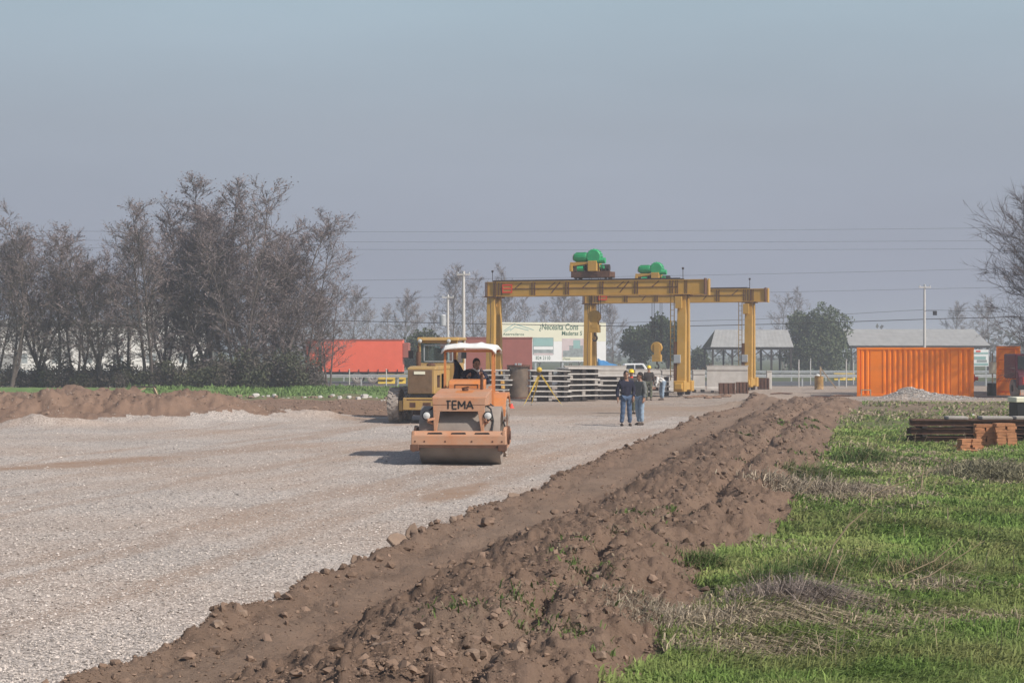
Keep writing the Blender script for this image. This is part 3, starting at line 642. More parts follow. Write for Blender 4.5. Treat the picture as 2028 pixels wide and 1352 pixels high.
# jacket hanging from the left post
vs = []; fs = []
for j in range(9):
    t = j / 8; z = 2.22 - .62 * t; wd = .05 + .34 * t ** .8
    for i in range(9):
        u = i / 8; vs.append((-.44 + wd * u + .01 * math.sin(6 * t), 2.62 + .035 * math.sin(u * 11 + t * 2) - .05 * t, z - .05 * u * t + .015 * math.sin(u * 9)))
for j in range(8):
    for i in range(8): a = j * 9 + i; fs.append((a, a + 1, a + 10, a + 9))
b = MB(); b.add(vs, fs); jk = b.build('hanging_jacket', m_navy, None, smooth=True); jk.modifiers.new('thick', 'SOLIDIFY').thickness = .04
jk.matrix_world = Matrix.Translation(RL.location) @ Matrix.Rotation(R(-4), 4, 'Z'); tag(jk, 'dark blue jacket hanging from the left canopy post of the roller', 'jacket')

# ------------------------------------------------------------------ motor grader seen from behind
GX, GY = X(833, 57), 57.6
GR = thing('motor_grader', 'dusty yellow motor grader with glazed cab parked behind the roller', 'motor grader', (GX, GY, gz(GX, GY)), R(-8))
for sx_ in (-1, 1):
    for yy in (.45, 2.0):
        b = MB(); tyre_mesh(b, (sx_ * .98, yy, .60), .60, .38, lugs=20); w = b.build('wheel', m_tyre, GR)
        b = MB(); b.lathe([(0, -.1), (.2, -.1), (.30, .0), (.34, .14)] if sx_ < 0 else [(0, .1), (.2, .1), (.30, 0), (.34, -.14)], (sx_ * .98, yy, .6), 'x', 18); b.build('rim', m_yel, w)
    b = MB(); b.box(sx_ * .70 - .07, sx_ * .70 + .07, -.1, 2.6, .42, .78); b.build('tandem_case', m_yel, GR, bevel=.02)
b = MB(); b.box(-.53, .62, -.55, -.35, .47, .88); bp = b.build('rear_bumper', m_yel, GR, bevel=.015)
b = MB(); b.box(-.40, .5, -.556, -.548, .80, .83); b.box(-.3, -.1, -.556, -.548, .56, .72); b.box(.15, .42, -.556, -.548, .56, .72); b.split('bumper_pocket', m_rust, bp)
b = MB(); b.box(-.45, .55, -.35, 3.0, .55, .98); b.build('chassis', m_black, GR)
b = MB(); b.box(-.42, .50, -.28, .1, 1.0, 1.84); b.prism([(-.28, 1.80), (-.28, 1.87), (.15, 1.93), (2.6, 1.95), (2.6, 1.80)], -.44, .52, 'x'); hd = b.build('engine_hood', m_yel, GR, bevel=.02)
b = MB()
for (y0, y1, z0, z1) in ((.1, .2, 1.0, 1.8), (.85, 1.0, 1.0, 1.8), (1.6, 2.6, 1.0, 1.8), (.2, .85, 1.0, 1.2), (.2, .85, 1.62, 1.8), (1.0, 1.6, 1.0, 1.15), (1.0, 1.6, 1.66, 1.8)):
    b.box(.46, .50, y0, y1, z0, z1); b.box(-.42, -.38, y0, y1, z0, z1)
b.split('side_panel', m_yel, hd, bevel=.008)
b = MB(); b.box(-.3, .38, .15, 2.5, 1.0, 1.7); b.build('engine_block', m_rust, GR, bevel=.05)
b = MB()
for k in range(24): z = 1.06 + k * .031; b.box(-.37, .40, -.300, -.285, z, z + .017)
g_ = b; b = MB(); b.box(-.385, .415, -.295, -.28, 1.03, 1.82); rd = b.build('radiator', m_rad, GR); g_.split('slat', m_rad, rd)
b = MB(); b.box(-.20, .18, -.318, -.30, 1.66, 1.76); b.build('name_plate', m_cream, rd)
b = MB(); b.cyl((-.28, .9, 1.93), (-.28, .9, 2.42), .085, 14); b.cyl((-.28, .9, 2.42), (-.28, .86, 2.62), .035, 8); b.build('exhaust', m_crane_d, GR, smooth=True)
b = MB(); b.ell((.18, .75, 1.97), (.16, .2, .07)); b.build('air_intake', m_rust, GR)
cab = MB(); cab.box(-.62, .74, 2.7, 4.2, 1.0, 2.02); cb = cab.build('cab_body', m_yel, GR, bevel=.02)
b = MB(); b.prism([(2.55, 2.80), (2.62, 2.93), (4.3, 2.93), (4.35, 2.82)], -.68, .82, 'x'); b.build('cab_roof', m_yel, GR, bevel=.03)
b = MB()
for xx in (-.60, .72):
    for yy in (2.72, 4.15): b.box(xx - .045, xx + .045, yy - .045, yy + .045, 2.0, 2.83)
b.box(-.62, .74, 2.69, 2.75, 2.72, 2.82); b.split('cab_pillar', m_yel, GR)
b = MB(); b.box(-.555, .675, 2.715, 2.725, 2.02, 2.72); wn = b.build('rear_window', m_glass, GR)
b = MB()
for (x0, x1, z0, z1) in ((-.45, .60, 2.06, 2.095), (-.45, .60, 2.63, 2.665), (-.45, -.415, 2.06, 2.66), (.32, .35, 2.06, 2.66), (.565, .60, 2.06, 2.66)): b.box(x0, x1, 2.695, 2.712, z0, z1)
b.split('window_frame', m_galv, wn)
for xx in (-.605, .725):
    b = MB(); b.box(xx - .005, xx + .005, 2.78, 4.1, 2.02, 2.8); b.build('side_window', m_glass, GR)
b = MB(); b.box(-.2, .3, 3.3, 3.7, 1.9, 2.1); b.box(-.2, .3, 3.25, 3.33, 2.1, 2.55); b.build('cab_seat', m_black, GR, bevel=.04)
for xx in (-.55, .48):
    b = MB(); b.lathe([(0, .1), (.06, .09), (.08, 0), (.075, -.02)], (xx, 2.56, 2.80), 'y', 14); h2 = b.build('work_light', m_black, GR, smooth=True)
    b = MB(); b.lathe([(.072, -.01), (.0, -.035)], (xx, 2.55, 2.80), 'y', 14); b.build('lens', m_lamp, h2)
b = MB(); b.bar((0, 4.1, 1.35), (0, 8.2, 1.25), .32, .4, w1=.26, h1=.3); b.build('main_boom', m_yel, GR, bevel=.02)
b = MB(); b.prism([(5.4, .08), (5.3, .35), (5.38, .62), (5.43, .62), (5.36, .35), (5.45, .08)], -1.75, 1.75, 'x'); o = b.build('mouldboard_blade', m_rust, GR)
for sx_ in (-1, 1):
    b = MB(); tyre_mesh(b, (sx_ * .95, 8.1, .58), .58, .34); b.build('wheel', m_tyre, GR)
b = MB(); b.bar((-.9, 8.1, .6), (.9, 8.1, .6), .16); b.bar((0, 8.1, .6), (0, 8.1, 1.3), .2); b.build('front_axle', m_yel, GR)

# ------------------------------------------------------------------ gantry cranes
def gantry(name, label, loc, SP=10.85, CAN=1.25):
    g = thing(name, label, 'gantry crane', loc, R(-18.6), 'ochre gantry cranes on the yard'); TOP = 6.24; BD = .80
    for j, yy in enumerate((-.45, .45)):
        b = MB(); b.box(-.27, SP + CAN, yy - .16, yy + .16, TOP - BD + .04, TOP - .04); b.box(-.27, SP + CAN, yy - .21, yy + .21, TOP - .04, TOP)
        b.box(-.27, SP + CAN, yy - .21, yy + .21, TOP - BD, TOP - BD + .04)
        gd = b.build('girder', m_crane, g)
        b = MB()
        for k in range(6):
            x = .45 + k * 1.95
            for q in (0, .16): b.box(x + q, x + q + .05, yy - .205, yy - .161, TOP - BD + .041, TOP - .041)
        b.box(SP + CAN, SP + CAN + .06, yy - .24, yy + .24, TOP - BD - .02, TOP + .06); b.split('stiffener', m_crane_d if j == 0 else m_crane, gd)
        b = MB(); b.box(.55, SP - .2, yy - .185, yy - .162, TOP - BD * .52, TOP - BD * .47)
        for k in range(5):
            x = 1.4 + k * 1.95; b.bar((x, yy - .172, TOP - BD * .5), (x + .42, yy - .172, TOP - .06), .02, .05)
            if k % 2: b.bar((x + .2, yy - .172, TOP - BD * .8), (x + .7, yy - .172, TOP - .05), .02, .06)
        b.split('cable_bracket', m_crane_d, gd)
        b = MB(); b.box(.1, SP - .1, yy - .05, yy + .05, TOP + .002, TOP + .10); b.build('trolley_rail', m_rail, gd)
    for xx, sd_ in ((0, -1), (SP, 1)):
        for yy in ((-.45, .45) if sd_ < 0 else (-.40, .30)):
            y1 = yy * 1.4
            b = MB(); b.bar((xx, y1, .72), (xx, yy, TOP - BD - .06), .46, .40, up=(0, 1, 0), w1=.46, h1=.32); lg = b.build('leg', m_crane, g, bevel=.012)
            b = MB(); b.box(xx - .36, xx + .36, yy - .30, yy + .30, TOP - BD - .06, TOP - BD - .003); b.build('cap_plate', m_crane_d, lg)
            b = MB()
            for q in (-.30, -.20, .20, .30): b.box(xx + q - .02, xx + q + .02, yy - .23, yy - .17, TOP - BD, TOP)
            b.split('gusset', m_crane_d, lg)
        b = MB(); b.box(xx - .05, xx + .05, -.42, .40, 3.0, 3.15); b.box(xx - .05, xx + .05, -.4, .36, 4.9, 5.05); b.split('cross_brace', m_crane, g)
        b = MB(); b.box(xx - .22, xx + .22, -1.25, 1.25, .30, .72); b.box(xx - .20, xx + .20, -1.42, -1.25, .36, .66); b.box(xx - .20, xx + .20, 1.25, 1.42, .36, .66)
        b.box(xx - .30, xx + .30, -1.2, -.6, .22, .80); b.box(xx - .30, xx + .30, .6, 1.2, .22, .80); bg_ = b.build('bogie', m_crane, g, bevel=.02)
        for yy in (-.9, .9):
            b = MB(); b.cyl((xx - .12, yy, .26), (xx + .12, yy, .26), .24, 18); b.build('wheel', m_rail, bg_)
        b = MB(); b.cyl((xx + .05, -.45, TOP), (xx + .05, -.45, TOP + .55), .02, 6); b.ell((xx + .05, -.45, TOP + .6), (.07, .07, .07), 8, 6); b.build('lightning_mast', m_rail, g)
    b = MB(); b.box(SP - .38, SP - .02, -.80, -.62, 1.75, 2.2); b.build('control_box', m_galv, g, bevel=.01)
    b = MB(); b.box(SP - .4, SP - .26, -.75, -.45, .8, 2.9); b.build('dark_leg_panel', m_crane_d, g)  # upright dark brown panel beside the right-hand leg
    b = MB(); b.box(SP - .30, SP + .06, -.82, -.64, TOP - BD - .75, TOP - BD - .12); b.build('junction_box', m_crane, g, bevel=.01)
    b = MB()
    for q in (-.42, -.62): b.bar((SP + q, -.5, .8), (SP + q, -.5, TOP - BD), .04)
    for k in range(15): b.bar((SP - .42, -.5, 1.0 + k * .3), (SP - .62, -.5, 1.0 + k * .3), .025)
    ld = b; ldo = MB(); ldo.add(*[(ld.v[0:16]), ld.f[0:12]]); lo = ldo.build('ladder', m_crane, g); lr = MB(); [lr.add(ld.v[v0:v0 + nv], [tuple(k - v0 for k in f) for f in ld.f[f0:f0 + nf]]) for (v0, nv, f0, nf) in ld.g[2:]]; lr.split('rung', m_crane, lo)
    b = MB(); b.box(.72, 1.26, -.655, -.64, TOP - .60, TOP - .16); sg = b.build('maker_plate', m_crane, g)
    b = MB()
    for (x0, x1, z0, z1) in ((.70, 1.28, -.22, -.14), (.70, 1.28, -.62, -.54), (.70, .76, -.54, -.22), (1.22, 1.28, -.54, -.22), (.80, 1.18, -.42, -.34)): b.box(x0, x1, -.672, -.657, TOP + z0, TOP + z1)
    b.split('red_strip', m_redbr, sg)
    b = MB(); pts = [(.12 + .05 * math.sin(k), -.78 - .25 * (1 - k / 6), TOP - BD - (TOP - BD - 1.2) * k / 6) for k in range(7)]; b.tube([(SP * 0 + p[0], p[1] * .9 - .2, p[2]) for p in pts], .018, 5); b.build('power_lead', m_rail, g)
    return g, SP, TOP
def trolley(name, label, loc, drop, big_hook):
    t = thing(name, label, 'hoist trolley', loc, R(-18.6), 'green hoist trolleys on the cranes')
    b = MB(); b.box(-1.1, 1.1, -.56, -.42, .08, .42); b.box(-1.1, 1.1, .42, .56, .08, .42)
    for xx in (-1.1, -.35, .3, 1.0): b.box(xx, xx + .10, -.418, .418, .12, .40)
    b.split('base_beam', m_rust, t, bevel=.01)
    for xx in (-.85, .85):
        for yy in (-.65, .65):
            yy *= .69; b = MB(); b.cyl((xx, yy - .06, .12), (xx, yy + .06, .12), .12, 14); b.build('wheel', m_rail, t)
    b = MB(); b.box(-1.15, -1.0, -.7, .3, .42, .78); b.prism([(-1.15, .72), (-1.15, .92), (-.1, .92), (-.1, .82), (-.9, .72)], -.6, .2, 'y'); b.box(-.12, .38, -.68, .4, .42, .98); b.build('machine_frame', m_crane, t, bevel=.015)
    b = MB(); b.lathe([(0, -.98), (.17, -.98), (.22, -.93), (.25, -.88), (.26, -.25), (.22, -.2), (0, -.2)], (0, -.35, 1.20), 'x', 20)
    for k in range(14):
        a = 2 * math.pi * k / 14; b.bar((-.85, -.35 + .26 * math.cos(a), 1.20 + .26 * math.sin(a)), (-.3, -.35 + .26 * math.cos(a), 1.2 + .26 * math.sin(a)), .03, .03, up=(0, math.cos(a), math.sin(a)))
    mo = b.build('motor', m_green, t, smooth=True)
    b = MB(); b.lathe([(.18, -.985), (.18, -1.02), (0, -1.03)], (0, -.35, 1.2), 'x', 18); b.build('fan_cover', m_conc2, mo)
    b = MB(); b.lathe([(0, -.30), (.36, -.30), (.40, -.25), (.40, .22), (.36, .27), (0, .27)], (.18, -.30, 1.22), 'y', 24)
    for k in range(8): a = math.pi * k / 8; b.bar((.18 + .41 * math.cos(a), -.5, 1.22 + .41 * math.sin(a)), (.18 + .41 * math.cos(a), -.1, 1.22 + .41 * math.sin(a)), .05, .04, up=(math.cos(a), 0, math.sin(a)))
    b.build('gearbox', m_green, t, smooth=True)
    b = MB(); b.lathe([(0, .35), (.14, .35), (.16, .40), (.16, .75), (0, .75)], (.05, -.35, 1.0), 'x', 16); b.cyl((.50, -.35, .66), (.72, -.35, .66), .12, 12); b.split('brake_motor', m_green, t)
    b = MB(); b.lathe([(0, -.75), (.17, -.75), (.17, -.4), (0, -.4)], (0, -.45, .58), 'x', 14); b.build('brake_drum', m_green, t)
    b = MB(); b.cyl((-.5, .15, .62), (.9, .15, .62), .2, 18); b.build('rope_drum', m_rail, t)
    b = MB(); b.bar((.9, -.72, .42), (.9, -.72, .72), .03); b.bar((.68, -.72, .42), (.68, -.72, .72), .03); b.bar((.66, -.72, .70), (.92, -.72, .70), .03); b.build('guard_rail', m_rail, t)
    # ropes and hook block hang below
    b = MB()
    for xx in (-.22, -.08, .30, .42): b.tube([(xx, 0, .5), (xx, 0, -drop)], .016, 5)
    b.split('hoist_rope', m_rail, t)
    b = MB(); b.lathe([(0, -.16), (.34, -.16), (.36, -.12), (.30, -.05), (.30, .05), (.36, .12), (.34, .16), (0, .16)], (.08, 0, -drop - .1), 'y', 24); b.box(-.05, .30, -.20, -.165, -drop - .75, -drop + .12); b.box(-.05, .30, .165, .20, -drop - .75, -drop + .12); b.box(-.18, .38, -.19, .19, -drop - .98, -drop - .55)
    hb = b.build('hook_block', m_crane, t, bevel=.01)
    b = MB(); pts = [(.1, 0, -drop - .98)] + [(.1 + .13 * math.sin(a), 0, -drop - 1.28 + .15 * math.cos(a)) for a in [0, .6, 1.2, 1.8, 2.4, 3.0, 3.6, 4.2, 4.6]]; b.tube(pts, [.05] * 2 + [.05] * 6 + [.035, .02], 8); b.build('hook', m_rail, hb)
    return t
d1 = 95.7
c1, SP, TOP = gantry('gantry_crane', 'nearer ochre gantry crane whose left legs stand behind the roller', (X(979, d1), d1, gz(X(979, d1), d1)))
d2 = 108.5
c2, SP, TOP = gantry('gantry_crane', 'farther ochre gantry crane with its left legs in front of the white billboard', (X(1169, d2), d2, gz(X(1169, d2), d2)), 10.25, 1.0)
def on(c, x): M = Matrix.Rotation(R(-18.6), 3, 'Z'); return Vector(c.location) + M @ Vector((x, 0, TOP + .10))
trolley('hoist_trolley', 'green hoist trolley standing highest, on the nearer crane girder', on(c1, 5.75), 1.95, True)
trolley('hoist_trolley', 'green hoist trolley half hidden behind the nearer girder, on the farther crane', on(c2, 4.25), 3.6, True)
# ------------------------------------------------------------------ people
def skin(vs, ed, rad, root=0, sub=1):
    me = bpy.data.meshes.new('limb_source'); me.from_pydata(vs, ed, [])
    o = bpy.data.objects.new('limb_source', me); COL.objects.link(o)
    o.modifiers.new('skin', 'SKIN'); 
    sv = me.skin_vertices[0].data if me.skin_vertices else me.attributes
    for i, r in enumerate(rad):
        me.skin_vertices[0].data[i].radius = r if hasattr(r, '__len__') else (r, r)
    me.skin_vertices[0].data[root].use_root = True
    q = o.modifiers.new('sub', 'SUBSURF'); q.levels = sub; q.render_levels = sub
    bpy.context.view_layer.update()
    m2 = bpy.data.meshes.new_from_object(o.evaluated_get(bpy.context.evaluated_depsgraph_get()))
    bpy.data.objects.remove(o); v = [tuple(x.co) for x in m2.vertices]; f = [tuple(p.vertices) for p in m2.polygons]
    bpy.data.meshes.remove(m2); return v, f
STAND = dict(pel=(0, 0, .93), wai=(0, 0, 1.10), che=(0, 0, 1.30), nek=(0, .01, 1.46), hed=(0, -.01, 1.60), shL=(-.19, 0, 1.39), shR=(.19, 0, 1.39), elL=(-.25, .02, 1.13), elR=(.25, .02, 1.13), wrL=(-.26, -.06, .88), wrR=(.26, -.06, .88),
             hiL=(-.09, 0, .90), hiR=(.09, 0, .90), knL=(-.105, -.02, .49), knR=(.105, -.02, .49), anL=(-.11, .03, .09), anR=(.11, .03, .09), face=(0, -1, 0))
def person(label, loc, rz, pose, top, legs, shoes, hair=None, hat=None, sc=1.0, sleeves=True, head=(0, 0, 0), collar=None):
    J = {k: Vector(v) for k, v in {**STAND, **pose}.items()}
    P = thing('person', label, 'person', loc, rz); P.scale = (sc, sc, sc)
    # body: one continuous skin with head, face, hands
    names = ['pel', 'wai', 'che', 'nek', 'hed', 'shL', 'elL', 'wrL', 'shR', 'elR', 'wrR', 'hiL', 'knL', 'anL', 'hiR', 'knR', 'anR']
    ix = {k: i for i, k in enumerate(names)}
    ed = [(ix[a], ix[b_]) for a, b_ in (('pel', 'wai'), ('wai', 'che'), ('che', 'nek'), ('nek', 'hed'), ('che', 'shL'), ('shL', 'elL'), ('elL', 'wrL'), ('che', 'shR'), ('shR', 'elR'), ('elR', 'wrR'), ('pel', 'hiL'), ('hiL', 'knL'), ('knL', 'anL'), ('pel', 'hiR'), ('hiR', 'knR'), ('knR', 'anR'))]
    vs = [J[k] for k in names]; rad = [.11, .105, .11, .058, .06, .055, .042, .032, .055, .042, .032, .085, .055, .04, .085, .055, .04]
    v, f = skin(vs, ed, rad)
    b = MB(); b.add(v, f)
    hc = J['hed']; fd = Vector(J['face']).normalized(); sdv = fd.cross(Vector((0, 0, 1))).normalized()
    b.ell(hc + Vector((0, 0, .02)), (.078, .098, .118), 14, 10)
    b.ell(hc + fd * .045 - Vector((0, 0, .055)), (.055, .055, .06), 10, 7)
    b.ell(hc + fd * .10 - Vector((0, 0, .005)), (.014, .02, .024), 6, 5)
    for s_ in (-1, 1):
        b.ell(hc + sdv * s_ * .080 + Vector((0, 0, .005)), (.014, .02, .03), 6, 5)
    for wn_, en in (('wrL', 'elL'), ('wrR', 'elR')):
        w = J[wn_]; d = (w - J[en]).normalized(); sd_ = d.cross(Vector((1, 0, 0))).normalized()
        b.bar(w - d * .02, w + d * .09, .035, .075, up=sd_, w1=.03, h1=.085)
        for k, ln in enumerate((.062, .075, .07, .055)):
            o_ = w + d * .085 + sd_ * (k - 1.5) * .021; b.tube([o_, o_ + d * ln * .55, o_ + d * ln * .95 + Vector((0, 0, -.004)) - sd_.cross(d) * .02], [.010, .0095, .007], 6)
        o_ = w + d * .03 - sd_ * .04; b.tube([o_, o_ + d * .035 - sd_ * .025, o_ + d * .07 - sd_ * .028], [.012, .011, .008], 6)
    b.build('body', m_skin, P, smooth=True)
    b = MB()
    for s_ in (-1, 1):
        b.ell(hc + fd * .090 + sdv * s_ * .032 + Vector((0, 0, .022)), (.011, .011, .007), 6, 4)
        b.bar(hc + fd * .094 + sdv * s_ * .018 + Vector((0, 0, .042)), hc + fd * .088 + sdv * s_ * .05 + Vector((0, 0, .042)), .008)
    b.bar(hc + fd * .098 - sdv * .02 - Vector((0, 0, .055)), hc + fd * .098 + sdv * .02 - Vector((0, 0, .055)), .006)
    b.build('eyes_and_mouth', m_hair, P)
    if hair is not None:
        b = MB(); b.ell(hc - fd * .016 + Vector((0, 0, .045)), (.088, .105, .105), 14, 8); b.ell(hc - fd * .05 - Vector((0, 0, .02)), (.074, .07, .09), 10, 7); b.build('hair', hair, P, smooth=True)
    if hat is not None:
        b = MB(); c_ = hc + Vector((0, 0, .055)); b.lathe([(.0, .135), (.05, .13), (.09, .10), (.112, .05), (.118, 0), (.125, -.006)], c_, 'z', 18)
        b.ell(c_ + fd * .11 + Vector((0, 0, -.004)), (.085, .07, .012), 10, 5); b.bar(c_ - fd * .1 + Vector((0, 0, .09)), c_ + fd * .1 + Vector((0, 0, .09)), .03, .06); b.build('helmet', hat, P, smooth=True)
    # jacket
    tn = ['wai', 'che', 'nek', 'shL', 'elL', 'wrL', 'shR', 'elR', 'wrR', 'pel']; ti = {k: i for i, k in enumerate(tn)}
    low = J['pel'] - (J['wai'] - J['pel']) * .22
    tv = [low if k == 'pel' else (J['nek'] - (J['nek'] - J['che']) * .25 if k == 'nek' else J[k]) for k in tn]
    if sleeves: tv[ti['wrL']] = J['wrL'] + (J['elL'] - J['wrL']) * .08; tv[ti['wrR']] = J['wrR'] + (J['elR'] - J['wrR']) * .08
    te = [(ti[a], ti[b_]) for a, b_ in (('pel', 'wai'), ('wai', 'che'), ('che', 'nek'), ('che', 'shL'), ('shL', 'elL'), ('elL', 'wrL'), ('che', 'shR'), ('shR', 'elR'), ('elR', 'wrR'))]
    tr = [(.165, .125), (.17, .125), (.085, .075), .085, .066, .052, .085, .066, .052, (.165, .125)]
    v, f = skin(tv, te, tr, ti['wai'], 2)
    rgp = random.Random(hash(label) % 999)
    b = MB(); b.add([(x + .006 * math.sin(z * 37 + y * 20), y + .006 * math.sin(z * 31 + x * 25), z) for x, y, z in v], f); b.build('jacket', top, P, smooth=True)
    if collar is not None:
        b = MB(); n_ = J['nek']; b.lathe([(.075, -.04), (.085, 0), (.07, .03), (.06, .03)], n_, 'z', 12); b.build('collar', collar, P)
    # trousers
    pn = ['pel', 'hiL', 'knL', 'anL', 'hiR', 'knR', 'anR']; pi = {k: i for i, k in enumerate(pn)}
    v, f = skin([J[k] + (Vector((0, 0, .04)) if k == 'pel' else Vector()) for k in pn], [(0, 1), (1, 2), (2, 3), (0, 4), (4, 5), (5, 6)], [(.15, .115), .105, .082, .072, .105, .082, .072], 0, 2)
    b = MB(); b.add([(x + .005 * math.sin(z * 33), y + .007 * math.sin(z * 41 + x * 9), z) for x, y, z in v], f); b.build('trousers', legs, P, smooth=True)
    for k in ('anL', 'anR'):
        a = J[k]; fdx = Vector((fd.x, fd.y, 0)); fdx = fdx.normalized() if fdx.length > .1 else Vector((0, -1, 0)); t = Vector((0, -1, 0))
        b = MB(); b.tube([a + Vector((0, .06, -.055)), a + t * .02 + Vector((0, 0, -.045)), a + t * .12 + Vector((0, 0, -.058)), a + t * .19 + Vector((0, 0, -.066))], [.035, .047, .042, .024], 10); b.build('shoe', shoes, P, smooth=True)
    return P
def on_ground(px, d): x = X(px, d); return (x, d, gz(x, d))
person('man in a dark navy jacket and blue jeans facing forward on the gravel', on_ground(1240, 55.3), R(8), dict(elL=(-.27, .03, 1.13), wrL=(-.27, -.02, .87), wrR=(.22, -.10, .90), anL=(-.14, .02, .09), anR=(.13, .05, .09)), m_navy, m_jean, m_shoe, hair=m_hair, sc=1.03)
person('man in a grey pullover and light blue jeans turned towards his companion', on_ground(1267.5, 56.2), R(-52), dict(face=(-.3, -1, 0), anL=(-.10, .06, .09), anR=(.12, -.03, .09), wrL=(-.2, -.12, .93)), m_grey, m_jeanl, m_shoe, hair=m_hair, sc=1.0)
person('man in a yellow helmet half hidden behind the man in navy', on_ground(1250, 66), R(20), {}, m_brownc, m_olive, m_shoe, hat=m_hat, sc=.97, collar=m_redbr)
person('man in a yellow helmet seen from behind by the stacked slabs', on_ground(1285, 87), R(165), dict(wrL=(-.22, -.12, .95), wrR=(.22, -.14, .95)), m_brownc, m_olive, m_shoe, hat=m_hat, sc=1.0)
person('man in a white shirt bending forward at the waist beside the slabs', on_ground(1310, 87.5), R(-70), dict(pel=(0, .10, .92), hiL=(-.1, .08, .88), hiR=(.1, .08, .88), knL=(-.12, -.01, .47), knR=(.12, .02, .47), wai=(0, 0, 1.04), che=(0, -.22, 1.13), nek=(0, -.38, 1.18), hed=(0, -.50, 1.17), shL=(-.18, -.30, 1.13), shR=(.18, -.30, 1.13), elL=(-.2, -.36, .88), elR=(.2, -.34, .88), wrL=(-.14, -.42, .66), wrR=(.14, -.42, .66), anL=(-.13, .08, .09), anR=(.13, .0, .09), face=(0, -.8, -.5)), m_shirt, m_jeanl, m_shoe, hair=m_hair, sc=1.02)
dl = Vector(RL.location) + Matrix.Rotation(R(-4), 3, 'Z') @ Vector((.06, 2.25, .54))
person('roller driver in a dark jacket leaning over the wheel under the canopy', dl, R(4), dict(pel=(0, 0, .96), wai=(0, -.03, 1.12), che=(.02, -.10, 1.32), nek=(.03, -.14, 1.46), hed=(.04, -.18, 1.58), shL=(-.19, -.10, 1.38), shR=(.21, -.12, 1.36), elL=(-.30, -.30, 1.22), elR=(.30, -.30, 1.16), wrL=(-.17, -.52, 1.32), wrR=(.16, -.52, 1.32), hiL=(-.1, -.05, .93), hiR=(.1, -.05, .93), knL=(-.17, -.45, .97), knR=(.17, -.45, .97), anL=(-.16, -.52, .72), anR=(.16, -.52, .72), face=(.25, -1, -.15)), m_navy, m_jean, m_shoe, hair=m_hair, collar=m_shirt)

# ------------------------------------------------------------------ trees
def ribbon(p0, p1, w):
    d = (p1 - p0); a = d.cross(Vector((rnd.uniform(-1, 1), rnd.uniform(-1, 1), rnd.uniform(-1, 1)))).normalized() * w
    return [p0 - a, p0 + a, p1]
rnd = random.Random(3)
def wander(p, d, L, n, jit, up):
    pts = [p]; d = d.normalized()
    for i in range(n):
        d = (d + Vector((rnd.gauss(0, jit), rnd.gauss(0, jit), rnd.gauss(0, jit) + up))).normalized(); p = p + d * (L / n); pts.append(p)
    return pts
def bare_tree(seed, H, spread, n1, n2, n3, el=(35, 60), stems=1, seeds=.6, tw=.017, base=.12, tcol=(.215, .18, .18), tl=(.3, .75)):
    global rnd
    rnd = random.Random(seed); wood = MB(); TV = []; TC = []
    def leafy(p, d):
        L = rnd.uniform(*tl); q = p + (d + Vector((rnd.gauss(0, .5), rnd.gauss(0, .5), rnd.gauss(.12, .35)))).normalized() * L
        c = mul3(tcol, rnd.uniform(.65, 1.4)); TV.extend(ribbon(p, q, tw)); TC.extend([c] * 3)
        if rnd.random() < seeds:
            r = rnd.uniform(.035, .075); m_ = p.lerp(q, rnd.uniform(.5, 1)); c = mul3((.19, .145, .135), rnd.uniform(.6, 1.4))
            for _ in range(2):
                TV.extend([m_ + Vector((rnd.uniform(-r, r), rnd.uniform(-r, r), rnd.uniform(-r, r) * 1.3)) for _ in range(3)]); TC.extend([c] * 3)
    for s_ in range(stems):
        r0 = H * .0105 * rnd.uniform(.8, 1.1) / (1 + .25 * (stems - 1)); a = rnd.uniform(0, 6.28)
        hh = H * (1 if s_ == 0 else rnd.uniform(.7, .95))
        tr = wander(Vector((math.cos(a), math.sin(a), 0)) * (.25 if stems > 1 else 0), Vector((math.cos(a) * .16 * (stems > 1), math.sin(a) * .16 * (stems > 1), 1)), hh, 12, .045, .05)
        wood.tube(tr, [r0 * (1 - .93 * i / 12) + .006 for i in range(13)], 7)
        for k in range(n1 // stems):
            t = base + (1 - base) * ((k + rnd.random()) / (n1 // stems)) ** .9; t = min(t, .985)
            i = min(int(t * 12), 11); p = tr[i].lerp(tr[i + 1], t * 12 - i)
            az = k * 2.399 + rnd.uniform(-.5, .5); e_ = R(rnd.uniform(*el)) + .3 * t
            prof = (math.sin(math.pi * min(1, (t - base) / (1 - base) * .78 + .22)) ** .7)
            L = spread * max(.46, prof) * rnd.uniform(.65, 1.15)
            d = Vector((math.cos(az) * math.cos(e_), math.sin(az) * math.cos(e_), math.sin(e_)))
            pr = wander(p, d, L, 4, .14, .06); rb = max(.010, r0 * .38 * (1 - t * .7))
            wood.tube(pr, [rb, rb * .75, rb * .55, rb * .38, .006], 4, cap=False)
            for m_ in range(n2):
                u = .2 + .8 * (m_ + rnd.random()) / n2; u = min(u, .99); j = min(int(u * 4), 3); p2 = pr[j].lerp(pr[j + 1], u * 4 - j)
                d2 = ((pr[j + 1] - pr[j]).normalized() + Vector((rnd.gauss(0, .7), rnd.gauss(0, .7), rnd.gauss(.15, .5)))).normalized()
                L2 = L * rnd.uniform(.25, .45) * (1.2 - u * .5); se = wander(p2, d2, L2, 2, .2, .05)
                wood.tube(se, [.012, .008, .004], 3, cap=False)
                for n_ in range(n3):
                    w = rnd.uniform(.1, 1) * 2; jj = min(int(w), 1); leafy(se[jj].lerp(se[jj + 1], w - jj), d2)
    TV = np.array([tuple(v) for v in TV]); return wood, TV, np.array(TC)
def make_bare(name, label, group, bark, **kw):
    wood, TV, TC = bare_tree(**kw); t = thing(name, label, 'tree', (0, 0, 0), 0, group)
    wood.build('trunk', bark, t)
    npmesh('crown', TV, np.arange(len(TV)).reshape(-1, 3), m_twig, t, col=TC); return t
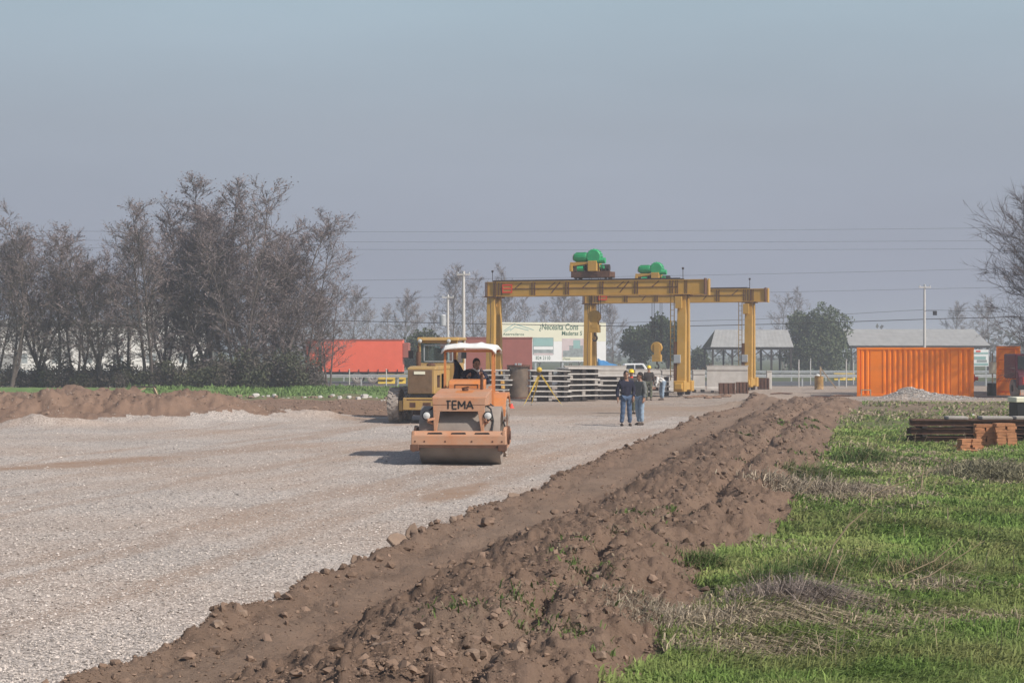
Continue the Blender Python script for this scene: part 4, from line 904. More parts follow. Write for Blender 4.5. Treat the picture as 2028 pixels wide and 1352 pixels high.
def place(protos, used, i, px, d, ytop, H0, label, wid=1.0, zoff=0):
    x = X(px, d); z0 = gz(x, d) if d < 130 else -.33
    h = Z(ytop, d) - z0; k = h / H0; p = protos[i]; rz = rnd.uniform(0, 6.28)
    if id(p) not in used:
        used.add(id(p)); p.location = (x, d, z0); p.rotation_euler = (0, 0, rz); p.scale = (k * wid, k * wid, k); p['label'] = label; return p
    return dup(p, (x, d, z0), rz, label, (k * wid, k * wid, k))
used = set(); H0 = 13.0
row = [make_bare('bare_tree', 'x', 'bare trees in the row left of the road', m_bark, seed=s_, H=H0, spread=sp_, n1=n_, n2=8, n3=7, stems=st, el=el_, seeds=.6, base=.15, tw=.014) for s_, sp_, n_, st, el_ in ((11, 3.0, 80, 2, (15, 60)), (12, 3.3, 78, 3, (20, 60)), (13, 2.9, 80, 2, (25, 65)), (14, 3.4, 81, 3, (20, 60)), (15, 3.0, 80, 2, (5, 55)))]
LBL = 'bare purple-brown tree standing among the others of the left-hand row'
spots = [(-70, 117, 420, LBL), (-20, 119, 430, LBL), (15, 114, 412, 'bare tree at the left edge of the frame, with drooping tip above its neighbours'), (62, 118, 437, LBL), (110, 115, 452, LBL), (150, 119, 470, LBL), (205, 115, 444, 'slim bare tree with a pointed top just left of the gap before the white wall'), (250, 118, 462, LBL), (296, 114, 396, 'bare tree in front of the right end of the white building'),
         (340, 119, 425, LBL), (378, 115, 347, 'tall bare tree topping the row, left one of the twin tips'), (428, 117, 338, 'tallest bare tree of the row, its tip standing highest'), (482, 114, 360, 'tall bare tree right of the two highest tips'), (528, 118, 392, LBL), (556, 115, 400, LBL), (590, 119, 428, 'outermost tall bare tree of the row, above the shrubs beside the red trailer'), (652, 121, 545, 'low bare tree at the right end of the row, overlapping the red trailer'), (516, 116, 382, LBL), (632, 122, 500, 'low leaning bare tree overhanging the red trailer end'), (458, 122, 420, LBL), (400, 123, 440, LBL), (318, 123, 470, LBL), (90, 123, 470, LBL), (180, 123, 480, LBL), (548, 123, 440, LBL)]
ORD = 'first second third fourth fifth sixth seventh eighth ninth tenth eleventh twelfth thirteenth fourteenth fifteenth sixteenth seventeenth eighteenth nineteenth twentieth twenty-first twenty-second twenty-third twenty-fourth twenty-fifth twenty-sixth twenty-seventh twenty-eighth twenty-ninth'.split()
_o = sorted(q[0] for q in spots if q[0] > -30)
spots = [(px, d, yt, lb if lb != LBL or px < -30 else 'bare purple-brown tree, ' + ORD[_o.index(px)] + ' trunk from the left in the tree row') for px, d, yt, lb in spots]
for i, (px, d, yt, lb) in enumerate(spots): place(row, used, (i * 3 + i // 5) % 5, px, d, yt, H0 + 1.0, lb, 1.36)
hz = [make_bare('far_bare_tree', 'x', 'hazy bare trees beyond the highway', m_barkg, seed=s_, H=11, spread=3.4, n1=48, n2=8, n3=8, stems=st, el=(25, 55), seeds=.35, tw=.018, tcol=(.29, .26, .265)) for s_, st in ((21, 1), (22, 2))]  # twig tone lightened to put distance haze into the colour
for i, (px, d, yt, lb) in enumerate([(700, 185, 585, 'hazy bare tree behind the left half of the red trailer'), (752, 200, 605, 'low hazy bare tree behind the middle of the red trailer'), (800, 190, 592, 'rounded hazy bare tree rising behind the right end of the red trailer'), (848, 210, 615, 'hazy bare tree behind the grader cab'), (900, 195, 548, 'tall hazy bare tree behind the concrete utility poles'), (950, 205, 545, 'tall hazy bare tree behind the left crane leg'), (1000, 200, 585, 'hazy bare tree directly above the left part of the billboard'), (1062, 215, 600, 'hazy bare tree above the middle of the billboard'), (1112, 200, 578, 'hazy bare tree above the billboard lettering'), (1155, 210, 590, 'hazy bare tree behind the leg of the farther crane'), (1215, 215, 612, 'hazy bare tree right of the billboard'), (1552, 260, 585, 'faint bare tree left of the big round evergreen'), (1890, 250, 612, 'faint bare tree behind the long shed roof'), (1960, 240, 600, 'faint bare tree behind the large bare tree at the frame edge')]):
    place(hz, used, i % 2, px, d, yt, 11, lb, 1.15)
big = make_bare('bare_tree', 'large bare tree spreading over the orange containers at the frame edge', 'bare trees by the containers', m_bark, seed=31, H=9.9, spread=5.4, n1=200, n2=13, n3=8, stems=4, el=(5, 60), seeds=0, tw=.010, base=.07, tcol=(.12, .105, .11), tl=(.3, .95))
big.location = (X(2108, 91), 91, gz(X(2108, 91), 91)); big.rotation_euler = (0, 0, 1.0)

def leaf_crown(seed, lobes, n, cols, sz):
    r_ = np.random.default_rng(seed); P = []; C = []
    wts = np.array([l[3] * l[4] * l[5] for l in lobes]) ** .67; wts = wts / wts.sum()
    for l, w in zip(lobes, wts):
        k = int(n * w); u = r_.normal(size=(k, 3)); u /= np.linalg.norm(u, axis=1)[:, None]
        rr = np.clip(r_.beta(3.5, 1.2, k), .2, 1)[:, None]
        nz = 1 + (.16 if seed != 5 else .06) * np.sin(u[:, :1] * 7 + seed) * np.sin(u[:, 1:2] * 6 + 1) + .12 * np.sin(u[:, 2:3] * 9 + u[:, :1] * 5)
        P.append(np.array(l[:3])[None] + u * rr * nz * np.array(l[3:6])[None]); C.append(np.repeat(shade(cols[r_.integers(len(cols))], 1, .05), k, 0) * (1 + r_.normal(0, .2, k))[:, None])
    P = np.concatenate(P); C = np.clip(np.concatenate(C), .01, .6); k = len(P)
    a = r_.normal(size=(k, 3)); a /= np.linalg.norm(a, axis=1)[:, None]; b_ = np.cross(a, r_.normal(size=(k, 3))); b_ /= np.linalg.norm(b_, axis=1)[:, None]
    s_ = (sz * r_.uniform(.6, 1.4, k))[:, None]
    V = np.stack([P - a * s_ * .5, P + b_ * s_ * .4, P + a * s_ * .8, P - b_ * s_ * .4], 1).reshape(-1, 3)
    return V, np.arange(4 * k).reshape(-1, 4), np.repeat(C, 4, 0)
def leafy_tree(name, label, px, d, z0, trunk_h, lobes, n, cols, sz, seed, cat='tree', group=None):
    t = thing(name, label, cat, (X(px, d), d, z0), 0, group); b = MB(); rr = random.Random(seed)
    hh = max(l[2] for l in lobes)
    b.tube([(0, 0, -.1), (.05, 0, trunk_h), (.1, .05, hh * .7)], [hh * .035, hh * .028, hh * .012], 8)
    for l in lobes: b.tube([(.05, 0, trunk_h * .8), (l[0] * .5, l[1] * .5, (trunk_h + l[2]) * .5), (l[0], l[1], l[2])], [hh * .018, hh * .012, hh * .005], 5)
    b.build('trunk', m_bark, t); V, F, C = leaf_crown(seed, lobes, n, cols, sz); npmesh('crown', V, F, m_leaf, t, col=C); return t
GC = [(.06, .085, .035), (.085, .11, .05), (.07, .095, .045)]
def lob(seed, w, h, n, zc):
    r_ = random.Random(seed); out = [(0, 0, zc, w * .62, w * .62, h * .42)]
    for k in range(n): a = 6.283 * k / n + r_.uniform(-.4, .4); q = r_.uniform(.42, .62) * w; out.append((math.cos(a) * q, math.sin(a) * q * .8, zc + r_.uniform(-.30, .30) * h, w * r_.uniform(.34, .5), w * .42, h * r_.uniform(.22, .34)))
    return out
leafy_tree('evergreen_tree', 'large rounded willow-like evergreen between the shed and the orange container', 1615, 212, -.33, 1.0, lob(5, 4.5, 7.4, 9, 4.5) + [(math.cos(a_) * 2.7, math.sin(a_) * 2.2, 2.3, 2.0, 2.0, 2.0) for a_ in (0, 1.05, 2.1, 3.14, 4.2, 5.2)], 20000, [(.11, .135, .07), (.125, .15, .075), (.095, .12, .065)], .24, 5)
leafy_tree('evergreen_tree', 'dark rounded evergreen just right of the billboard, lower of the two', 1268, 195, -.33, .8, lob(6, 2.7, 5.2, 7, 3.3), 7000, GC, .24, 6)
leafy_tree('evergreen_tree', 'dark evergreen behind the farther hook block, taller of the two', 1322, 190, -.33, .8, lob(7, 2.4, 6.0, 7, 3.9), 7000, GC, .24, 7)
leafy_tree('evergreen_tree', 'hazy green tree behind the grader cab and trailer end', 830, 175, -.33, .8, lob(8, 2.6, 4.6, 7, 2.9), 5000, [(.09, .11, .06)], .26, 8)
leafy_tree('evergreen_tree', 'small green tree beside the crane leg under the shed', 1385, 230, -.33, .6, lob(9, 1.9, 3.2, 6, 1.9), 2500, [(.08, .10, .05)], .26, 9)
sh = None; SHB = [(350, 112, 1.9), (392, 113, 2.0), (430, 111, 2.3), (468, 112, 1.8), (505, 111, 2.6), (540, 112, 2.4), (575, 111, 2.3), (604, 112, 2.0), (622, 116, 1.5), (300, 114, 1.8), (262, 115, 1.9), (215, 115, 2.0), (165, 114, 1.6), (112, 115, 2.0), (60, 116, 1.6), (10, 115, 1.7), (86, 117, 1.7), (140, 117, 1.5), (34, 117, 1.5), (190, 117, 1.6), (490, 116, 2.5), (560, 116, 2.8), (415, 116, 2.3), (330, 116, 1.8), (238, 113, 1.2)]
for i, (px, d, h) in enumerate(SHB):
    lb = 'dark tangled shrub at the foot of the tree row, ' + ORD[sorted(q[0] for q in SHB).index(px)] + ' from the left'
    if sh is None:
        sh = leafy_tree('shrub', lb, px, d, 0, .3, lob(40, 1.25, 2.0, 7, 1.0), 2600, [(.105, .092, .075), (.13, .11, .10), (.085, .09, .055)], .11, 40, 'shrub', 'shrubs below the bare tree row'); o = sh
    else: o = dup(sh, (0, 0, 0), rnd.uniform(0, 6.28), lb)
    o.location = (X(px, d), d, gz(X(px, d), d)); o.scale = (h / 2.0 * 1.1, h / 2.0 * 1.1, h / 2.0)
o['label'] = o['label']

# ------------------------------------------------------------------ far plain: distant tree line
V, F, C = leaf_crown(77, [(x, 420 + 30 * math.sin(x * .05), 2.0 + 1.5 * math.sin(x * .23), 13, 6, 3.2 + 1.6 * math.sin(x * .31) ** 2) for x in range(-300, 320, 11)], 9000, [(.07, .08, .05), (.10, .095, .075)], 1.1)
o = npmesh('distant_woods', V, F, m_leaf, col=C); tag(o, 'hazy distant tree belt along the horizon', 'woods', kind='stuff')
# hills in the smog
hv = []; hf = []; npt = 120
for i in range(npt + 1):
    t = -.6 + 1.2 * i / npt; D = 2450; h = 90 + 60 * math.exp(-((t + .05) / .16) ** 2) + 45 * math.exp(-((t - .25) / .1) ** 2) + 10 * math.sin(t * 40) + 5 * math.sin(t * 95)
    hv += [(t * D, D, -1), (t * D * 1.02, D + 90, h)]
    if i: a = 2 * i - 2; hf.append((a, a + 2, a + 3, a + 1))

# ------------------------------------------------------------------ highway, fences, vehicles beyond
def trailer(label, px0, px1, d, ytop, ybot, m, rz=0, wheels=1):
    x0, x1 = X(px0, d), X(px1, d); L = x1 - x0; z0 = -.32; t = thing('curtain_trailer', label, 'truck trailer', (x0, d, z0), rz, 'curtain-sided trailers parked beyond the guardrail')
    zt, zb = Z(ytop, d) - z0, Z(ybot, d) - z0
    b = MB(); vs = []; fs = []; n = 34
    for i in range(n + 1):
        u = i / n; w = .008 * math.sin(i * 1.9) + .006 * math.sin(i * 4.4)
        vs += [(L * u, w, zb), (L * u, w * 1.8 - .02, (zb + zt) / 2), (L * u, w * .5, zt)]
        if i: a = 3 * (i - 1); fs += [(a, a + 3, a + 4, a + 1), (a + 1, a + 4, a + 5, a + 2)]
    b.add(vs, fs); b.build('side_curtain', m, t, smooth=True)
    b = MB(); b.box(0, L, .06, 2.45, zb, zt - .02); b.build('box_body', m, t)
    b = MB(); b.box(-.03, L + .03, -.05, 2.5, zt - .02, zt + .07); b.build('roof_rail', m_redb, t)
    if wheels == 1:
        b = MB(); b.box(L + .0, L + .55, .1, 2.4, zb + 1.2, zt - .25); b.build('front_wall', m_redb, t, bevel=.05)
    b = MB(); b.box(0, L, .15, .35, zb - .18, zb - .01); b.box(0, L, 2.1, 2.3, zb - .18, zb - .01); b.split('chassis_beam', m_black, t)
    b = MB()
    for k in range(10): b.box(L * (k + .5) / 10 - .03, L * (k + .5) / 10 + .03, -.07, -.02, zb - .12, zb + .22)
    b.split('strap', m_dark, t)
    if wheels:
        for k, wx in enumerate((L - 2.6, L - 3.95, .9)):
            for yy in (.25, 2.2):
                b = MB(); b.lathe([(.28, -.13), (.42, -.15), (.5, -.11), (.5, .11), (.42, .15), (.28, .13)], (wx, yy, .50), 'y', 24); w = b.build('wheel', m_tyre, t, smooth=True)
                b = MB(); b.lathe([(0, -.05), (.12, -.1), (.2, -.02), (.28, -.10), (.28, .1)], (wx, yy, .5), 'y', 18); b.build('rim', m_conc2, w, smooth=True)
    b = MB(); b.box(.6, L - .4, .5, 2.0, .55, zb - .15); b.build('underframe', m_black, t); return t
trailer('bright red curtain-sided trailer left of the yellow grader', 606, 797, 148, 673, 736, m_red)
trailer('dull brownish red trailer partly hidden behind the crane leg', 872, 1054, 150, 669, 733, m_redb, 0, 2)
def guardrail(label, y, x0, x1, zt, n):
    z0 = -.36; g = thing('guardrail', label, 'guardrail', (x0, y, z0)); L = x1 - x0
    b = MB(); b.prism([(-.03, zt), (.02, zt - .05), (-.03, zt - .10), (-.03, zt - .16), (.02, zt - .21), (-.03, zt - .26), (0.01, zt - .26), (.05, zt - .2), (.01, zt - .15), (.01, zt - .11), (.05, zt - .06), (.01, zt)], 0, L, 'x'); b.build('rail_beam', m_galv, g)
    b = MB()
    for k in range(n): x = L * (k + .5) / n; b.box(x - .06, x + .06, .05, .17, 0, zt)
    b.split('post', m_galv, g); return g
guardrail('long near guardrail of grey steel along the highway edge', 136.5, -40, 60, 1.0, 34)
guardrail('farther highway guardrail visible below the trailers and shed', 161, -50, 80, 1.05, 40)
fp = None
for px, yt in ((692, 731), (765, 731), (1582, 712), (1605, 710), (1676, 711), (1690, 713), (640, 735)):
    d = 131 if px not in (1605, 1690) else 142; x = X(px, d); z0 = gz(x, d) if d < 134 else -.33; h = Z(yt, d) - z0
    b = MB(); b.tube([(0, 0, 0), (0, 0, h * .92), (-.0, -.06, h)], .045, 6); o = b.build('fence_post', m_pole)
    o.location = (x, d, z0); tag(o, {692: 'thin pale fence post before the front wheels of the red trailer', 765: 'thin pale fence post before the right end of the red trailer', 1582: 'pale fence post below the big evergreen, right of the farther crane leg', 1605: 'pale fence post just left of the oil drum, beyond the guardrail', 1676: 'pale fence post halfway between oil drum and orange container', 1690: 'pale fence post hard against the left edge of the orange container', 640: 'pale fence post at the shrub end of the red trailer'}.get(px, 'thin pale fence post along the highway'), 'fence post', 'pale fence posts along the highway')
def wires(d, x0, x1, zs, lab, sag=.25, r=.011):
    for k, (za, zb) in enumerate(zs):
        pts = [(x0 + (x1 - x0) * i / 24, d + k * .25, za + (zb - za) * i / 24 - sag * 4 * (i / 24) * (1 - i / 24)) for i in range(25)]
        b = MB(); b.tube(pts, r, 5); o = b.build('power_cable', m_cable); tag(o, lab[k], 'cable', 'power cables crossing above the yard')
def zz(py, d): return Z(py, d)
wires(210, -75, 75, [(zz(456, 210), zz(448, 210)), (zz(472, 210), zz(474, 210)), (zz(486, 210), zz(490, 210))], ['topmost thin power cable crossing the sky above the cranes', 'second power cable from the top crossing the sky', 'third power cable from the top crossing the sky'], .4, .014)
wires(152, -55, 50, [(zz(560, 152), zz(528, 152)), (zz(594, 152), zz(565, 152))], ['power cable passing level with the green hoist trolley', 'power cable passing just behind the crane girders'], .35, .011)
b = MB(); x0 = X(640, 141); pts = [(X(a, 141), 141, zz(q, 141)) for a, q in ((560, 632), (886, 640), (1000, 642), (1300, 647), (1560, 641), (1830, 632), (1900, 630), (2150, 624))]
b.tube(pts, .03, 5); o = b.build('power_cable', m_cable); tag(o, 'thick dark bundled cable sagging low behind the crane legs', 'cable', 'power cables crossing above the yard')
b = MB(); b.tube([(X(a, 141), 141.1, zz(q, 141)) for a, q in ((1180, 640), (1500, 632), (1830, 613), (1990, 618), (2150, 622))], .014, 5); o = b.build('power_cable', m_cable); tag(o, 'thin cable hung just above the thick bundled cable', 'cable', 'power cables crossing above the yard')
def pole(label, px, d, yt, r=.13, extra=None):
    z0 = -.33 if d > 130 else gz(X(px, d), d); p = thing('utility_pole', label, 'utility pole', (X(px, d), d, z0), 0, 'concrete utility poles'); h = Z(yt, d) - z0
    b = MB(); b.tube([(0, 0, 0), (0, 0, h)], [r * 1.25, r * .75], 10); b.build('shaft', m_pole, p, smooth=True)
    b = MB(); b.bar((-.5, -.1, h - .25), (.5, -.1, h - .25), .09); b.build('crossarm', m_pole, p)
    b = MB()
    for q in (-.42, 0, .42): b.lathe([(0, 0), (.04, 0), (.055, .05), (.03, .1), (.05, .14), (0, .17)], (q, -.1, h - .2), 'z', 8)
    b.split('insulator', m_galv, p)
    if extra == 'transformer':
        b = MB(); b.lathe([(0, 0), (.26, 0), (.28, .05), (.28, .85), (.24, .92), (0, .95)], (-.42, -.1, h - 2.6), 'z', 16); b.build('transformer', m_galv, p)
    if extra == 'box':
        b = MB(); b.box(.72, 1.0, -.1, .15, h - 2.55, h - 2.2); b.build('splice_box', m_black, p)
        b = MB(); b.bar((0, -.1, h - 2.2), (1.0, 0, h - 2.2), .03); b.build('bracket', m_black, p)
    return p
pole('white concrete pole rising behind the roller canopy', 918, 126, 537, .14)
pole('concrete pole carrying a grey transformer behind the grader', 887, 141, 583, .12, 'transformer')
pole('white pole with a black cable box rising behind the corrugated container', 1831, 141, 563, .11, 'box')

# billboard
d = 172; x0, x1 = X(985, d), X(1205, d); L = x1 - x0; zb, zt = Z(716, d) + .33, Z(638, d) + .33; Hb = zt - zb; k = FPX / d
BB = thing('billboard', 'wide cream and white roadside billboard of a timber merchant behind the cranes', 'billboard', (x0, d, -.33), R(9))
b = MB(); b.box(0, L, .0, .25, zb, zt); b.build('backing', m_conc2, BB)
b = MB(); b.box(0.02, L - .02, -.02, -.003, zb + Hb * .52, zt); hd2 = b.build('header_panel', m_cream, BB)
b = MB(); b.box(0.02, L - .02, -.02, -.003, zb, zb + Hb * .518); lw = b.build('lower_panel', m_bwhite, BB)
def bx(px): return (px - 985) / k
def bz(py): return zb + (716 - py) / k
def rect(name, xa, xb, ya, yb, m, par, dy=-.024): b = MB(); b.box(bx(xa), bx(xb), dy - .004, dy, bz(yb), bz(ya)); return b.build(name, m, par)
rect('picture', 1056, 1098, 668, 702, m_pgrey, lw); rect('picture_roof', 1057, 1097, 669, 685, m_teal, lw, -.03); rect('picture_wall', 1058, 1097, 686, 692, m_bwhite, lw, -.031); rect('picture_base', 1058, 1097, 699, 703, m_pink, lw, -.031)
rect('picture', 1115, 1160, 670, 711, m_pink, lw); rect('picture_detail', 1130, 1158, 684, 710, m_pgrey, lw, -.03); rect('picture_detail', 1117, 1130, 694, 708, m_pgrey, lw, -.03); rect('picture_detail', 1138, 1152, 673, 690, m_teal, lw, -.031)
rect('yellow_band', 1116, 1185, 707, 713, m_cream, lw, -.036)
b = MB()
for (a, c_) in (((998, 655), (1019, 641)), ((1019, 641), (1058, 653)), ((1010, 655), (1020, 647)), ((1020, 647), (1048, 654)), ((1000, 657), (1012, 650))): b.bar((bx(a[0]), -.025, bz(a[1])), (bx(c_[0]), -.025, bz(c_[1])), .01, .07)
b.split('roof_emblem_stroke', m_teal, hd2)
text('lettering', '¿Necesita Cons', 17 / k, m_tgreen, hd2, (bx(1069), -.024, bz(652.5)), sx_=.74, bold=.012, shear=.1)
text('lettering', 'Maderas S', 12 / k, m_tgreen, hd2, (bx(1114), -.024, bz(663.5)), sx_=.84, bold=.010, shear=.1)
text('lettering', 'Aserraderos', 7.5 / k, m_tgreen, hd2, (bx(996), -.024, bz(664)), sx_=1.12, bold=.004)
text('lettering', '824 2110', 10 / k, m_tgreen, lw, (bx(1062), -.026, bz(712)), sx_=.78, bold=.004)
text('lettering', 'Fono', 6 / k, m_tgreen, lw, (bx(1118), -.044, bz(712.2)), sx_=1.1, bold=.004)
b = MB()
for q in (.1, .35, .6, .9): b.box(L * q - .1, L * q + .1, .05, .2, 0, zb - .003)
b.split('support_post', m_galv, BB)
# white building behind the tree row
d = 160; x0, x1 = X(-150, d), X(343, d)
WB = thing('warehouse', 'white rendered warehouse glimpsed through the bare tree row', 'building', (x0, d, -.36), R(20)); L = (x1 - x0) * 1.13; h = Z(598, d) + .36; h2 = Z(640, d) + .36
b = MB(); b.box(0, L, 0, 14, .0, h2); b.build('wall', m_wall, WB)
b = MB(); xa = (X(232, d) - x0) * 1.12; b.box(xa, L - .3, .3, 13, h2 + .003, h); b.build('upper_storey', m_wall, WB)
b = MB(); b.box(-.2, xa - .003, -.3, 14.3, h2 + .003, h2 + .35); b.build('roof', m_roof, WB); b = MB(); b.box(xa - .1, L - .1, .1, 13.2, h + .003, h + .2); b.build('roof', m_roof, WB)
for q in (.08, .2, .32, .44, .55, .66, .78, .9):
    b = MB(); b.box(L * q, L * q + .9, -.02, .1, 1.7, 2.6); f_ = b.build('window', m_galv, WB); b = MB(); b.box(L * q + .07, L * q + .83, -.04, -.025, 1.77, 2.53); b.build('pane', m_pgrey, f_)
for q in (.15, .5, .72):
    b = MB(); b.box(L * q - .1, L * q + .06, -.12, -.003, 0, h2); b.build('downpipe', m_conc2, WB)
b = MB(); b.box(L * .25, L * .25 + 2.2, -.06, -.003, 0, 2.6); b.build('door', m_roof, WB)
for px, yt, lb in ((421, 680, 'slim white post showing between the trunks, shorter of the two'), (457, 664, 'slim white post showing between the trunks, taller of the two')):
    b = MB(); b.box(-.09, .09, -.09, .09, 0, Z(yt, 128) + .25); b.box(-.11, .11, -.11, .11, Z(yt, 128) + .253, Z(yt, 128) + .30); o = b.build('white_post', m_wall); o.location = (X(px, 128), 128, -.28); tag(o, lb, 'post', 'white posts among the trees')
# open sheds
def shed(label, px0, px1, d, yr, ye, depth, bays, pitch_px=18):
    x0, x1 = X(px0, d), X(px1, d); L = x1 - x0; s_ = thing('open_shed', label, 'shed', (x0, d, -.36)); ze, zr = Z(ye, d) + .36, Z(yr, d) + .36
    off = pitch_px / FPX * d
    b = MB(); n = 40
    vs = []; fs = []
    for i in range(n + 1):
        u = i / n; zo = .012 * (i % 2)
        vs += [(L * u, 0, ze + zo), (off + (L - off) * u, depth / 2, zr + zo), (L * u, depth, ze + zo)]
        if i: a = 3 * (i - 1); fs += [(a, a + 3, a + 4, a + 1), (a + 1, a + 4, a + 5, a + 2)]
    b.add(vs, fs); r_ = b.build('roof', m_roof, s_); q = r_.modifiers.new('thick', 'SOLIDIFY'); q.thickness = .06
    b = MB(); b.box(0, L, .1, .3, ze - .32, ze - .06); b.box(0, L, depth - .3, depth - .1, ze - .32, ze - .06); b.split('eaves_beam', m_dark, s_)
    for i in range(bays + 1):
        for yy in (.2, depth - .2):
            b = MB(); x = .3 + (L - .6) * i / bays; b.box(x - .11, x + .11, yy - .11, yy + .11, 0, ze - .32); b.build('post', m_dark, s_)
        if i < bays:
            x2 = .3 + (L - .6) * (i + 1) / bays; b = MB(); b.bar((x + .1, .2, ze - 1.2), (x + 1.1, .2, ze - .35), .12); b.bar((x2 - .1, .2, ze - 1.2), (x2 - 1.1, .2, ze - .35), .12); b.split('knee_brace', m_dark, s_)
    return s_
shed('open timber shed with pale sheet roof left of the big evergreen', 1407, 1572, 205, 652, 687, 9, 4)
shed('long low shed with weathered sheet roof behind the orange containers', 1682, 1962, 215, 650, 684, 16, 7, 10)
def px_box(name, label, cat, px0, px1, y0, y1, d, dep, m, z0=None, bevel=.02, group=None):
    x0, x1 = X(px0, d), X(px1, d); zt, zb = Z(y0, d), Z(y1, d); b = MB(); b.box(-(x1 - x0) / 2, (x1 - x0) / 2, 0, dep, 0, zt - zb); o = b.build(name, m, None, bevel=bevel); o.location = ((x0 + x1) / 2, d, zb); return tag(o, label, cat, group)
for px0, px1, lb in ((748, 782, 'yellow road barrier under the right end of the red trailer'), (786, 803, 'short yellow road barrier next to the grader wheel'), (1652, 1676, 'long yellow road barrier beyond the fence right of the evergreen'), (1678, 1694, 'small yellow road barrier beside the orange container')):
    d = 146 if px0 < 900 else 165; x0, x1 = X(px0, d), X(px1, d); w = x1 - x0
    b = MB(); b.prism([(0, 0), (.6, 0), (.42, .25), (.38, .85), (.22, .85), (.18, .25)], 0, w, 'x'); b.box(.1, w - .1, -.02, .17, .35, .45); o = b.build('road_barrier', m_yelb, None, bevel=.03); o.location = (x0, d, -.32 if d < 150 else .1 if False else -.32); tag(o, lb, 'road barrier', 'yellow barriers on the highway')
# white pickup carrying a blue load
d = 122; PK = thing('pickup_truck', 'white double-cab pickup with blue tarpaulin load behind the concrete beams', 'pickup truck', (X(1252, d), d, gz(X(1252, d), d)), R(0))
b = MB(); b.prism([(-2.5, .45), (-2.5, 1.0), (-.75, 1.02), (-.62, 1.78), (.75, 1.80), (1.25, 1.08), (2.35, .98), (2.45, .45)], -.85, .85, 'y'); b.build('body', m_carw, PK, bevel=.05)
for yy in (-.865, .865):
    for pr in ([(-.52, 1.12), (-.45, 1.68), (.08, 1.70), (.08, 1.12)], [(.18, 1.12), (.18, 1.70), (.66, 1.70), (1.02, 1.12)]):
        b = MB(); b.prism(pr, yy - .012, yy + .012, 'y'); b.build('window', m_dglass, PK)
for xx in (-1.6, 1.6):
    for yy in (-.75, .75):
        b = MB(); b.lathe([(.2, -.1), (.36, -.12), (.36, .12), (.2, .1)], (xx, yy, .36), 'y', 18); w = b.build('wheel', m_tyre, PK); b = MB(); b.lathe([(0, -.11), (.2, -.08), (.2, .08), (0, .11)], (xx, yy, .36), 'y', 14); b.build('rim', m_galv, w)
b = MB(); vs = []; fs = []
for j in range(6):
    for i in range(9): u, w = i / 8, j / 5; vs.append((-2.45 + 1.7 * u, -.75 + 1.5 * w, 1.35 + (.8 * (1 - u * .75)) * math.sin(math.pi * (w * .8 + .1)) + .05 * math.sin(i * 2 + j)))
for j in range(5):
    for i in range(8): a = j * 9 + i; fs.append((a, a + 1, a + 10, a + 9))
b.add(vs, fs); o = b.build('tarpaulin', m_blue, None, smooth=True); o.modifiers.new('thick', 'SOLIDIFY').thickness = .05; o.location = PK.location; tag(o, 'blue tarpaulin covering the bed of the white pickup', 'tarpaulin')

# ------------------------------------------------------------------ yard: precast concrete, moulds, small things
def slab_stack(label, px, d, L, W_, n, rz, th=.06, gap=.17, seed=1, grp='stacks of thin concrete slabs', skew=.12):
    r_ = random.Random(seed); x = X(px, d); t = thing('slab_stack', label, 'slab stack', (x, d, gz(x, d)), rz, grp); z = .05
    for k in range(n):
        for q in (-.38, 0.0, .38):
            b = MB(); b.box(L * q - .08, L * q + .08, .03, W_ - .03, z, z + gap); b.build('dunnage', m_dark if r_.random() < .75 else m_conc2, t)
        for q0, q1 in ((-.47, r_.uniform(-.1, .3)), (r_.uniform(.33, .36), .47)): b = MB(); b.box(L * q0, L * q1, .16, .32, z + .004, z + gap - .004); b.build('bearer_or_gap_shade', m_dark, t)  # added dark bars standing in for shade in the gaps between slabs
        z += gap + .002; o_ = r_.uniform(-skew, skew); dz = r_.uniform(-.018, .018)
        b = MB(); b.box(-L / 2 + o_, L / 2 + o_, r_.uniform(-.03, .03), W_ + r_.uniform(-.03, .03), z, z + th, rot=(0, dz, 0)); b.build('slab', m_conc, t, bevel=.008); z += th + .012
    return t, z
slab_stack('stack of thin concrete slabs directly behind the yellow tripod', 1090, 82.5, 1.95, 1.6, 6, R(4), seed=2, gap=.175)
slab_stack('stack of concrete slabs turned askew right of the tripod stack', 1157, 83, 1.75, 1.6, 6, R(22), seed=3, gap=.19)
slab_stack('stack of concrete slabs half hidden between roller and steel mould', 984, 86, 1.3, 1.6, 6, R(-4), seed=4)
slab_stack('long low stack of concrete slabs behind the two talking men', 1225, 87, 2.3, 1.4, 5, R(6), seed=5)
slab_stack('stack of concrete slabs behind the man in a white shirt', 1290, 92, 2.0, 1.4, 4, R(-5), seed=6, gap=.2)
